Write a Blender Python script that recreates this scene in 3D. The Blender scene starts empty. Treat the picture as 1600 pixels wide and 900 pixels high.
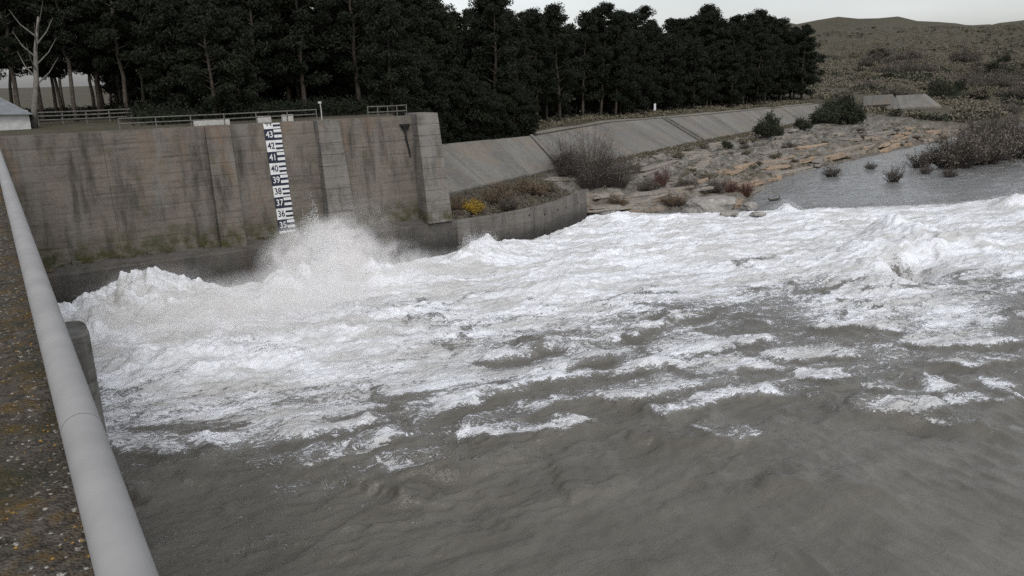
import bpy, bmesh, math, random
import numpy as np
from mathutils import Vector, Matrix
random.seed(7); rng = np.random.default_rng(11)
S = bpy.context.scene
C = S.collection
# ------------------------------------------------------------------ camera
H = 17.0; F = 1230.0
def _solve():
    d = np.array([-36-800, 450-135, -F]); r = np.array([2700-800, 450-70, -F])
    d = d/np.linalg.norm(d); r = r/np.linalg.norm(r)
    z = np.cross(r, d); z /= np.linalg.norm(z)
    return np.array([np.cross(d, z), d, z])
R = _solve()
cam = bpy.data.objects.new('camera', bpy.data.cameras.new('camera')); C.objects.link(cam)
m4 = Matrix.Identity(4)
for i in range(3):
    for j in range(3): m4[i][j] = R[i, j]
m4.translation = (0, 0, H)
cam.matrix_world = m4
cam.data.sensor_width = 36; cam.data.lens = 36*F/1600
cam.data.clip_start = 0.1; cam.data.clip_end = 6000
S.camera = cam
def at(px, py, z=0.0):                      # photo pixel -> ground point at height z
    v = R @ np.array([px-800, 450-py, -F]); t = (z-H)/v[2]
    return np.array([v[0]*t, v[1]*t, z])
def atY(px, py, Y):
    v = R @ np.array([px-800, 450-py, -F]); t = Y/v[1]
    return np.array([v[0]*t, Y, H+v[2]*t])
# ------------------------------------------------------------------ world, sun, exposure
SUN_EL, SUN_ROT = math.radians(52), math.radians(200)
w = bpy.data.worlds.new('World'); S.world = w; w.use_nodes = True
nt = w.node_tree; nt.nodes.clear()
sky = nt.nodes.new('ShaderNodeTexSky'); sky.sky_type = 'NISHITA'; sky.sun_disc = False
sky.sun_elevation = SUN_EL; sky.sun_rotation = SUN_ROT
sky.dust_density = 2.0; sky.air_density = 1.0
hs = nt.nodes.new('ShaderNodeHueSaturation'); hs.inputs['Saturation'].default_value = 0.27
bg = nt.nodes.new('ShaderNodeBackground'); bg.inputs[1].default_value = 0.15
wo = nt.nodes.new('ShaderNodeOutputWorld')
tc = nt.nodes.new('ShaderNodeTexCoord'); mpn = nt.nodes.new('ShaderNodeMapping'); mpn.inputs['Scale'].default_value = (1, 1, 3.5); cn = nt.nodes.new('ShaderNodeTexNoise'); cn.inputs['Scale'].default_value = 2.2; cn.inputs['Detail'].default_value = 6
mr = nt.nodes.new('ShaderNodeMapRange'); mr.inputs[1].default_value = .3; mr.inputs[2].default_value = .7; mr.inputs[3].default_value = .78; mr.inputs[4].default_value = 1.15
mxn = nt.nodes.new('ShaderNodeVectorMath'); mxn.operation = 'SCALE'
nt.links.new(tc.outputs['Generated'], mpn.inputs[0]); nt.links.new(mpn.outputs[0], cn.inputs['Vector']); nt.links.new(cn.outputs[0], mr.inputs[0]); nt.links.new(mr.outputs[0], mxn.inputs['Scale'])
nt.links.new(sky.outputs[0], hs.inputs['Color']); nt.links.new(hs.outputs[0], mxn.inputs[0]); nt.links.new(mxn.outputs[0], bg.inputs[0]); nt.links.new(bg.outputs[0], wo.inputs[0])
sl = bpy.data.lights.new('sun', 'SUN'); sl.energy = 0.8; sl.angle = math.radians(25); sl.color = (1, .97, .93)
so = bpy.data.objects.new('sun', sl); C.objects.link(so)
sd = Vector((math.sin(SUN_ROT)*math.cos(SUN_EL), math.cos(SUN_ROT)*math.cos(SUN_EL), math.sin(SUN_EL)))
so.rotation_euler = sd.to_track_quat('Z', 'Y').to_euler(); so.location = sd*200
S.view_settings.view_transform = 'Standard'; S.view_settings.look = 'None'
S.view_settings.exposure = 0.28; S.view_settings.gamma = 1.0
S.cycles.use_denoising = False; S.cycles.use_adaptive_sampling = False
S.cycles.max_bounces = 8; S.cycles.volume_bounces = 5; S.cycles.volume_step_rate = 1.5
# ------------------------------------------------------------------ numpy noise
_P = np.random.default_rng(3).permutation(256).astype(np.int32); _P = np.concatenate([_P, _P, _P])
_A = np.random.default_rng(4).uniform(0, 2*np.pi, 256); _GX, _GY = np.cos(_A), np.sin(_A)
def perlin(x, y, s=0):
    x = np.asarray(x, float)+s*17.31; y = np.asarray(y, float)+s*9.77
    xi = np.floor(x).astype(np.int64); yi = np.floor(y).astype(np.int64); xf = x-xi; yf = y-yi; xi &= 255; yi &= 255
    u = xf*xf*xf*(xf*(xf*6-15)+10); v = yf*yf*yf*(yf*(yf*6-15)+10)
    def g(ix, iy, fx, fy):
        h = _P[_P[ix & 255]+(iy & 255)]; return _GX[h]*fx+_GY[h]*fy
    a = g(xi, yi, xf, yf); b = g(xi+1, yi, xf-1, yf); c = g(xi, yi+1, xf, yf-1); d = g(xi+1, yi+1, xf-1, yf-1)
    return ((a+u*(b-a))*(1-v)+(c+u*(d-c))*v)*1.5
def fbm(x, y, o=4, s=0):
    r = 0; a = 1; t = 0
    for k in range(o):
        r = r+a*perlin(x*2**k, y*2**k, s+k*3); t += a; a *= .5
    return r/t
def billow(x, y, o=4, s=0, g=.5):
    r = 0; a = 1; t = 0
    for k in range(o):
        r = r+a*np.abs(perlin(x*2.1**k, y*2.1**k, s+k*3)); t += a; a *= g
    return r/t
def sstep(a, b, x):
    t = np.clip((x-a)/(b-a), 0, 1); return t*t*(3-2*t)
# ------------------------------------------------------------------ object helpers
def mesh_np(name, V, Fq, smooth=True):
    me = bpy.data.meshes.new(name)
    V = np.asarray(V, np.float32); Fq = np.asarray(Fq, np.int32); k = Fq.shape[1]
    me.vertices.add(len(V)); me.vertices.foreach_set('co', V.ravel())
    me.loops.add(Fq.size); me.loops.foreach_set('vertex_index', Fq.ravel())
    me.polygons.add(len(Fq)); me.polygons.foreach_set('loop_start', np.arange(0, Fq.size, k, dtype=np.int32))
    me.polygons.foreach_set('loop_total', np.full(len(Fq), k, np.int32))
    me.update(calc_edges=True)
    me.polygons.foreach_set('use_smooth', np.full(len(Fq), smooth, bool))
    return me
def link(name, me, mat=None, parent=None):
    if mat: 
        me.materials.clear(); me.materials.append(mat)
    o = bpy.data.objects.new(name, me); C.objects.link(o)
    if parent: o.parent = parent
    return o
def tag(o, label=None, cat=None, group=None, kind=None):
    if label: o['label'] = label
    if cat: o['category'] = cat
    if group: o['group'] = group
    if kind: o['kind'] = kind
    return o
def thing(name, label, cat, loc=(0, 0, 0), rz=0, group=None):
    o = bpy.data.objects.new(name, None); C.objects.link(o); o.location = loc; o.rotation_euler = (0, 0, rz); o.empty_display_size = .3
    return tag(o, label, cat, group)
def copy_tree(o, parent=None):
    c = o.copy(); C.objects.link(c)
    if parent: c.parent = parent
    for ch in o.children: copy_tree(ch, c)
    return c
class MB:
    def __init__(s): s.v = []; s.f = []
    def add(s, vs, fs):
        n = len(s.v); s.v += [tuple(v) for v in vs]; s.f += [tuple(i+n for i in f) for f in fs]
    def box(s, a, b, M=None):
        x0, y0, z0 = a; x1, y1, z1 = b
        vs = [Vector(p) for p in ((x0,y0,z0),(x1,y0,z0),(x1,y1,z0),(x0,y1,z0),(x0,y0,z1),(x1,y0,z1),(x1,y1,z1),(x0,y1,z1))]
        if M: vs = [M @ p for p in vs]
        s.add(vs, [(0,3,2,1),(4,5,6,7),(0,1,5,4),(1,2,6,5),(2,3,7,6),(3,0,4,7)])
    def hexa(s, bot, top):
        s.add(list(bot)+list(top), [(0,3,2,1),(4,5,6,7),(0,1,5,4),(1,2,6,5),(2,3,7,6),(3,0,4,7)])
    def tube(s, pts, rad, n=8, cap=True):
        pts = [Vector(p) for p in pts]; rings = []
        for i, p in enumerate(pts):
            t = (pts[min(i+1, len(pts)-1)]-pts[max(i-1, 0)]).normalized()
            a = t.orthogonal().normalized() if i == 0 else (a-t*a.dot(t)).normalized()
            b = t.cross(a); r = rad[i] if hasattr(rad, '__len__') else rad
            rings.append([p+(a*math.cos(q)+b*math.sin(q))*r for q in [2*math.pi*k/n for k in range(n)]])
        vs = [v for rg in rings for v in rg]; fs = []
        for i in range(len(pts)-1):
            for k in range(n): fs.append((i*n+k, i*n+(k+1) % n, (i+1)*n+(k+1) % n, (i+1)*n+k))
        if cap: fs += [tuple(range(n))[::-1], tuple(range((len(pts)-1)*n, len(pts)*n))]
        s.add(vs, fs)
    def mesh(s, name, smooth=False):
        me = bpy.data.meshes.new(name); me.from_pydata(s.v, [], s.f); me.update()
        if smooth: me.polygons.foreach_set('use_smooth', [len(p.vertices) <= 4 for p in me.polygons])
        return me
    def build(s, name, mat, parent=None, smooth=False, bevel=0):
        me = s.mesh(name, smooth)
        if bevel:
            bm = bmesh.new(); bm.from_mesh(me)
            bmesh.ops.bevel(bm, geom=bm.edges[:], offset=bevel, segments=2, affect='EDGES', profile=.6); bm.to_mesh(me); bm.free()
        return link(name, me, mat, parent)
def grid_faces(nx, ny):
    i = np.arange(ny-1)[:, None]*nx+np.arange(nx-1)[None, :]
    return np.stack([i, i+1, i+nx+1, i+nx], -1).reshape(-1, 4)
# ------------------------------------------------------------------ material helpers
class NT:
    def __init__(s, name):
        s.m = bpy.data.materials.new(name); s.m.use_nodes = True; s.t = s.m.node_tree; s.n = s.t.nodes
        s.b = s.n['Principled BSDF']; s.pos = s.n.new('ShaderNodeNewGeometry').outputs['Position']
    def L(s, a, b): s.t.links.new(a, b)
    def map(s, scale, src=None, rot=(0, 0, 0)):
        n = s.n.new('ShaderNodeMapping'); n.inputs['Scale'].default_value = scale; n.inputs['Rotation'].default_value = rot
        s.L(src or s.pos, n.inputs[0]); return n.outputs[0]
    def noise(s, vec, scale, detail=4, rough=.55, dist=0):
        n = s.n.new('ShaderNodeTexNoise'); n.inputs['Scale'].default_value = scale; n.inputs['Detail'].default_value = detail
        n.inputs['Roughness'].default_value = rough; n.inputs['Distortion'].default_value = dist
        s.L(vec, n.inputs['Vector']); return n.outputs[0]
    def vor(s, vec, scale, feat='F1', out='Distance'):
        n = s.n.new('ShaderNodeTexVoronoi'); n.feature = feat; n.inputs['Scale'].default_value = scale; s.L(vec, n.inputs['Vector']); return n.outputs[out]
    def math(s, op, a, b=None, c=None, clamp=False):
        n = s.n.new('ShaderNodeMath'); n.operation = op; n.use_clamp = clamp
        for i, q in enumerate((a, b, c)):
            if q is None: continue
            if isinstance(q, (int, float)): n.inputs[i].default_value = q
            else: s.L(q, n.inputs[i])
        return n.outputs[0]
    def rng(s, v, a, b, c=0., d=1., smooth=False):
        n = s.n.new('ShaderNodeMapRange'); n.clamp = True
        if smooth: n.interpolation_type = 'SMOOTHSTEP'
        s.L(v, n.inputs[0])
        for i, q in enumerate((a, b, c, d)):
            if isinstance(q, (int, float)): n.inputs[i+1].default_value = q
            else: s.L(q, n.inputs[i+1])
        return n.outputs[0]
    def mix(s, f, a, b, mode='MIX'):
        n = s.n.new('ShaderNodeMix'); n.data_type = 'RGBA'; n.blend_type = mode; n.clamp_factor = True
        for i, q in ((0, f), (6, a), (7, b)):
            if isinstance(q, (int, float)): n.inputs[i].default_value = q
            elif isinstance(q, tuple): n.inputs[i].default_value = (*q, 1)
            else: s.L(q, n.inputs[i])
        return n.outputs[2]
    def sep(s, v):
        n = s.n.new('ShaderNodeSeparateXYZ'); s.L(v, n.inputs[0]); return n.outputs
    def bump(s, h, strength=.4, dist=.05):
        n = s.n.new('ShaderNodeBump'); n.inputs['Strength'].default_value = strength; n.inputs['Distance'].default_value = dist
        s.L(h, n.inputs['Height']); s.L(n.outputs[0], s.b.inputs['Normal']); return n
    def attr(s, name):
        n = s.n.new('ShaderNodeAttribute'); n.attribute_name = name; return n.outputs['Fac']
    def fin(s, col, rough=.85, spec=.25):
        if isinstance(col, tuple): s.b.inputs['Base Color'].default_value = (*col, 1)
        else: s.L(col, s.b.inputs['Base Color'])
        if isinstance(rough, (int, float)): s.b.inputs['Roughness'].default_value = rough
        else: s.L(rough, s.b.inputs['Roughness'])
        s.b.inputs['Specular IOR Level'].default_value = spec
        return s.m
def mat_plain(name, col, rough=.7, var=.25, scale=6, spec=.25, bump=0):
    t = NT(name); n = t.noise(t.pos, scale, 5)
    c = t.mix(t.rng(n, .3, .7), tuple(x*(1-var) for x in col), tuple(min(1, x*(1+var)) for x in col))
    if bump: t.bump(n, .5, bump)
    return t.fin(c, rough, spec)
def mat_concrete(name, base=.17, warm=(1.06, 1.0, .92), streak=1.0, moss=.5, rust=.3, mosslev=None, wet=None, board=True):
    t = NT(name); z = t.sep(t.pos)[2]
    big = t.noise(t.pos, .35, 5, .6); fine = t.noise(t.pos, 5, 6, .65)
    c = t.mix(t.rng(big, .35, .65), tuple(base*.78*q for q in warm), tuple(base*1.2*q for q in warm))
    c = t.mix(t.rng(fine, .35, .75, 0, .5), c, tuple(base*1.55*q for q in (1, 1, .98)))
    lay = t.noise(t.map((.25, .25, 4.2)), 1.0, 5, .7)                   # horizontal board / pour lines
    c = t.mix(t.rng(lay, .52, .68, 0, .65), c, tuple(base*.48*q for q in warm))
    ver = t.noise(t.map((1.1, 1.1, .07)), 1.0, 5, .65)                 # run-off streaks
    c = t.mix(t.rng(ver, .5, .68, 0, .6*streak), c, (base*.33, base*.31, base*.27))
    ver2 = t.noise(t.map((.5, .5, .05)), 1.3, 3, .5)
    c = t.mix(t.rng(ver2, .58, .7, 0, .45*streak), c, (base*1.5, base*1.45, base*1.35))
    ru = t.noise(t.map((.45, .45, .1)), 1.0, 4, .6)
    c = t.mix(t.rng(ru, .56, .7, 0, rust), c, (base*1.45, base*1.0, base*.68))
    ms = t.noise(t.pos, .8, 6, .65)
    c = t.mix(t.rng(ms, .55, .68, 0, moss), c, (.055, .058, .026))
    if mosslev:
        k = t.math('MULTIPLY', t.rng(z, mosslev[0], mosslev[1], 1, 0, True), t.rng(t.noise(t.pos, 1.2, 5), .38, .6))
        c = t.mix(k, c, (.05, .05, .022))
    if wet:
        k = t.rng(t.math('ADD', z, t.math('MULTIPLY', t.noise(t.pos, .5, 4), 1.4)), wet[0]+.5, wet[1]+.8, .8, 0, True)
        c = t.mix(k, c, (.028, .026, .023))
    h = t.math('ADD', t.math('MULTIPLY', fine, .6), lay if board else t.noise(t.pos, 2, 3))
    t.bump(h, .5, .05)
    return t.fin(c, .9, .2)
M = {}
M['wall'] = mat_concrete('board_marked_concrete', .114, warm=(1.18, 1.0, .80), streak=1.25, moss=.4, rust=.8, mosslev=(3.8, 6.2))
M['buttress'] = mat_concrete('buttress_concrete', .135, warm=(1.1, 1.0, .88), streak=1.0, moss=.45, rust=.4, mosslev=(3.6, 5.4))
M['plinth'] = mat_concrete('wet_plinth_concrete', .08, warm=(1.1, 1.0, .88), streak=.9, moss=.45, rust=.5, wet=(.5, 2.9))
M['flare'] = mat_concrete('low_wall_concrete', .125, warm=(1.1, 1, .88), streak=.9, moss=.4, rust=.35, wet=(.6, 2.2))
def slope_material():
    t = NT('slope_slab_concrete'); b = .165
    dn = t.noise(t.map((.3, .04, .04)), 1.0, 6, .65); dn2 = t.noise(t.map((1.6, .12, .12)), 1.0, 5, .65); fi = t.noise(t.pos, 2.2, 6, .7); bg_ = t.noise(t.pos, .18, 4, .6)
    c = t.mix(t.rng(dn, .36, .64), (b*.78, b*.75, b*.69), (b*1.22, b*1.18, b*1.09))
    c = t.mix(t.rng(dn2, .54, .72, 0, .42), c, (b*.5, b*.47, b*.41)); c = t.mix(t.rng(fi, .5, .7, 0, .5), c, (b*1.6, b*1.55, b*1.46))
    c = t.mix(t.rng(bg_, .5, .62, 0, .5), c, (b*1.25, b*1.02, b*.8)); c = t.mix(t.rng(fi, .42, .3, 0, .5), c, (.06, .06, .036))
    t.bump(fi, .5, .06); return t.fin(c, .93, .15)
M['slab'] = slope_material()
M['pier'] = mat_concrete('pier_concrete', .16, streak=1, moss=.9, rust=.1)

# ================================================================== WATER
def pl(pts, z=0): return np.array([at(x, y, z) for x, y in pts])
def curve(pts, X):
    p = pl(pts); o = np.argsort(p[:, 0]); return np.interp(X, p[o, 0], p[o, 1])
def axis(a, b, h, g, lo, hi):
    xs = list(np.arange(a, b+h/2, h)); s = h; x = xs[-1]
    while x < hi: s *= g; x += s; xs.append(x)
    s = h; x = xs[0]; pre = []
    while x > lo: s *= g; x -= s; pre.append(x)
    return np.array(pre[::-1]+xs)
gx = axis(-1, 62, .125, 1.016, -6, 700); gy = axis(22, 72, .12, 1.05, -70, 130)
X, Y = np.meshgrid(gx, gy)
near_full = [(100, 560), (200, 575), (320, 585), (440, 560), (560, 530), (700, 500), (850, 492), (1000, 476), (1150, 458), (1300, 478), (1450, 470), (1600, 462), (1900, 450)]
near_zero = [(120, 750), (200, 765), (320, 772), (450, 762), (600, 738), (750, 712), (900, 690), (1050, 665), (1200, 640), (1400, 650), (1600, 620), (1900, 600)]
far_line = [(860, 345), (960, 337), (1060, 338), (1170, 334), (1260, 332), (1400, 326), (1500, 320), (1600, 308), (1700, 298)]
def Yc(pts):
    p = pl(pts); o = np.argsort(p[:, 0]); return p[o, 0], p[o, 1]
# use bearing (X/Y) as the running parameter so that lines that double back in X stay single valued
def bear(pts):
    p = pl(pts); b = p[:, 0]/p[:, 1]; r = np.hypot(p[:, 0], p[:, 1]); o = np.argsort(b); return b[o], r[o]
B = X/np.maximum(Y, 1.0); RR = np.hypot(X, Y)
wob = fbm(X*.09, Y*.16, 4, 5)*.16
rf = np.interp(B, *bear(near_full))*(1+wob); rz_ = np.interp(B, *bear(near_zero))*(1+wob*.7)
t = np.clip((RR-rz_)/(rf-rz_), 0, 1.0)
bl = at(640, 600); br = at(900, 570); rgt = sstep(bl[0]/bl[1], br[0]/br[1], B)
dens = .05+(.57-.12*rgt)*t**(.5+.75*rgt)+(.36+.12*rgt)*sstep(.95, 1.3, RR/rf)
rfar = np.interp(B, *bear(far_line)); rfar = np.where(B < bear(far_line)[0][0], 1e4, rfar)
dens = dens*(1-sstep(.985, 1.03, RR/rfar*(1+wob*.05)))+.20*sstep(.985, 1.03, RR/rfar)  # calm zone floor: slight milky tone painted in for sky reflection
dens = np.where(Y < 1, .05, dens)
E = sstep(.25, .85, dens)                                 # turbulence energy
# base chop, running roughly with the flow
cx, cy = X*.98-Y*.2, X*.2+Y*.98
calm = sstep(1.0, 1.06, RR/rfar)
h = .20*fbm(cx*.2, cy*.5, 4, 1)+.05*(1-np.abs(fbm(cx*.9, cy*2.1, 3, 19))*2.2)**2+.22*(1-np.abs(fbm(cx*.28, cy*.8, 3, 9))*2.2)**2*(.4+.8*sstep(-.2, .4, fbm(cx*.08, cy*.1, 2, 15)))
h = h*(1-.55*calm)
b1 = billow(X*.16, Y*.22, 5, 21, .55); b2 = billow(X*.5, Y*.65, 4, 40, .55)
b3 = np.abs(fbm(cx*.35, cy*.9, 4, 46))
h += E*(.44*b1+.2*b2+.34*b3-.15)
h += E*.35*fbm(X*.07, Y*.11, 2, 60)
foam = dens.copy()
sw = fbm(cx*.2+.9*perlin(X*.2, Y*.2, 50), cy*.42+.9*perlin(X*.2, Y*.2, 51), 4, 48)
trans = sstep(.0, .25, t)*sstep(1.75, 1.0, RR/rf)*(1-calm)
lown = fbm(cx*.06, cy*.17, 4, 58)
foam += trans*.24*lown
foam += .10*sstep(-.15, .35, lown)*sstep(.7, .95, RR/rz_)*(1-calm)*(Y > 5)
foam -= (.16*E+.28*trans)*sstep(.08, .45, sw)                          # upwelling brown patches between the foam
foam -= E*.16*sstep(.10, .0, b1-.02)
# breaking crests: (pixels, height, half width, foam)
crests = [
 ([(640, 668), (700, 645), (830, 605), (960, 588), (1078, 562)], .55, 1.0, .55),
 ([(705, 690), (800, 690), (870, 683), (928, 660)], .45, 1.0, .75),
 ([(800, 655), (900, 625), (1000, 632), (1112, 600)], .45, .9, .55),
 ([(985, 642), (1040, 656), (1090, 640), (1150, 623), (1238, 624)], .5, .9, .6),
 ([(1060, 668), (1110, 684), (1150, 696), (1192, 680)], .35, .8, .62),
 ([(1325, 648), (1380, 652), (1440, 645), (1475, 636)], .35, .9, .5),
 ([(1375, 646), (1420, 655), (1500, 668), (1565, 667)], .35, .8, .55),
 ([(1470, 636), (1540, 632), (1600, 626)], .3, .9, .7),
 ([(1240, 588), (1290, 596), (1330, 590)], .25, .8, .75),
 ([(1340, 612), (1420, 618), (1500, 606)], .25, .9, .75),
 ([(1400, 534), (1470, 545), (1600, 536)], .3, .9, .7),
 ([(1040, 560), (1120, 545), (1220, 530)], .25, .8, .6),
 ([(740, 560), (800, 560), (860, 545), (905, 560)], .6, 1.1, .3),
 ([(860, 590), (900, 575), (960, 565)], .4, .9, .2),
 ([(450, 735), (560, 720), (650, 695)], .35, .9, .45),
 ([(580, 748), (650, 745), (700, 735)], .25, .7, .4),
 ([(700, 750), (780, 725), (840, 700)], .25, .8, .25),
 ([(150, 700), (260, 712), (360, 705)], .3, .8, .35),
 ([(420, 690), (520, 680), (600, 660)], .4, .9, .4),
 ([(1385, 438), (1397, 410), (1420, 393), (1450, 386), (1484, 398)], 1.5, 1.5, .1),
 ([(612, 792), (660, 752), (722, 737)], .7, 2.0, .04), ([(225, 790), (285, 750), (345, 740)], .6, 1.8, .04), ([(980, 688), (1060, 692), (1120, 700)], .4, 1.4, .08), ([(1180, 770), (1290, 780), (1400, 765)], .5, 2.0, .03), ([(860, 770), (930, 765), (1000, 750)], .4, 2.0, .03),
 ([(1530, 590), (1560, 610), (1600, 605)], .2, 1.4, .7), ([(1180, 555), (1260, 562), (1340, 556)], .25, .8, .6), ([(1440, 570), (1520, 575), (1610, 566)], .25, .8, .6), ([(1130, 585), (1180, 578), (1230, 582)], .2, .8, .6),
 ([(1260, 520), (1330, 512), (1420, 518)], .25, .9, .6), ([(950, 540), (1010, 515), (1090, 490)], .35, .9, .35),
]
for pts, hh, ww, ff in crests:
    P = pl(pts); 
    m = (X > P[:, 0].min()-5) & (X < P[:, 0].max()+5) & (Y > P[:, 1].min()-5) & (Y < P[:, 1].max()+5)
    xs, ys = X[m], Y[m]
    wx = xs+.42*perlin(xs*.5, ys*.5, 71)+.2*perlin(xs*1.7, ys*1.7, 72)+.1*perlin(xs*4, ys*4, 75); wy = ys+.42*perlin(xs*.5, ys*.5, 73)+.2*perlin(xs*1.7, ys*1.7, 74)+.1*perlin(xs*4, ys*4, 76)
    best = np.full(xs.shape, 1e9); sg = np.zeros(xs.shape); along = np.zeros(xs.shape); L = 0
    tot = np.sum(np.hypot(*np.diff(P[:, :2], axis=0).T))
    for a, b in zip(P[:-1], P[1:]):
        d = b[:2]-a[:2]; l = np.hypot(*d); u = d/l
        q = np.clip((wx-a[0])*u[0]+(wy-a[1])*u[1], 0, l)
        dx = wx-a[0]-q*u[0]; dy = wy-a[1]-q*u[1]; dd = np.hypot(dx, dy)
        s_ = dx*u[1]-dy*u[0]                                # >0 on the near side
        c_ = dd < best; best = np.where(c_, dd, best); sg = np.where(c_, s_, sg); along = np.where(c_, (L+q)/tot, along); L += l
    near = sg > 0
    env = sstep(0, .15, along)*sstep(1, .85, along)*.85+.15
    prof = np.where(near, np.exp(-(best/(ww*.5))**2)-.3*np.exp(-((best-ww*1.5)/(ww*.9))**2), np.exp(-(best/(ww*2.6))**1.5))
    brk = .7+.45*sstep(-.3, .35, fbm(xs*.35, ys*.35, 3, 77)); ff *= .72; ww = ww*.62; hh = hh*.78; env = env*brk
    h[m] += hh*env*prof
    fo = np.where(near, np.exp(-(best/(ww*.5))**2), .25*np.exp(-(best/(ww*.7))**2)+.75*np.exp(-(best/(ww*4.2))**1.2))
    foam[m] += ff*env*fo
    foam[m] -= .25*env*np.where(near, np.exp(-((best-ww*1.5)/(ww*.6))**2), 0)
# boils heaped up against the wall and the plume: (X, Y, height, sx, sy)
mounds = [(2.5, 58, 2.8, 3, 4.2), (6.8, 59, 3.3, 2.6, 3.6), (10.2, 58.5, 2.6, 2.6, 4), (14.5, 57.5, 1.2, 3, 4),
 (17.6, 58.5, 2.4, 1.8, 3.2), (20.2, 59.5, 4.0, 1.7, 2.2), (22.2, 60.5, 3.6, 1.5, 2.2), (25, 59.5, 2.2, 2, 3), (28.5, 58, 1.2, 2.6, 4),
 (12, 50, 1.2, 5, 5), (20, 49, 1.3, 5, 5), (6, 49, 1.1, 4, 4), (31.5, 60, .9, 2, 2.5), (35.5, 61.5, 1.7, 2.0, 2.2), (38.2, 63, 1.7, 1.7, 1.8), (42, 65, .9, 2, 2),
 (52, 67, .7, 2, 1.2), (60.5, 70.5, .9, 1.6, 1.0), (66, 66, .4, 2.5, 1), (55, 52, .8, 4, 3), (45, 55, .8, 5, 3), (36, 50, .9, 4, 4)]
p = at(1228, 331); mounds.append((p[0], p[1], 1.0, 1.2, .8))
p = at(1585, 322); mounds.append((p[0], p[1], 1.3, 2.6, 1.6))
p = at(1395, 372); mounds.append((p[0], p[1], 1.8, 2.9, 3.0))
p = at(1350, 395); mounds.append((p[0], p[1], .7, 2.6, 2.6))
p = at(1520, 385); mounds.append((p[0], p[1], .9, 3.6, 2.6))
p = at(1445, 398); mounds.append((p[0], p[1], 1.3, 1.8, 1.6))
p = at(1418, 424); hole = (p[0], p[1])
for mx, my, mh, sx, sy in mounds:
    e = np.exp(-((X-mx)/sx)**2-((Y-my)/sy)**2)
    k = e > .003
    tex = .72+.9*billow(X[k]*.42+mx, Y[k]*.5, 4, 33, .5)+.14*fbm(X[k]*1.1, Y[k]*1.1, 3, 35)
    h[k] += (mh*(.95 if mx < 12 else .72) if mh > 2.5 else mh)*e[k]*tex; foam[k] += .35*e[k]
e = np.exp(-((X-hole[0])/2.1)**2-((Y-hole[1])/2.4)**2); h -= 1.7*e; foam -= .55*np.exp(-((X-hole[0]-.3)/1.9)**2-((Y-hole[1]-1.4)/2.4)**2)*(.7+.9*fbm(X*.6, Y*.6, 3, 88))
foam = np.clip(foam, 0, 1.2)
sky_sheen = calm.copy()  # mask for the sky reflection painted into the calm water colour
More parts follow.
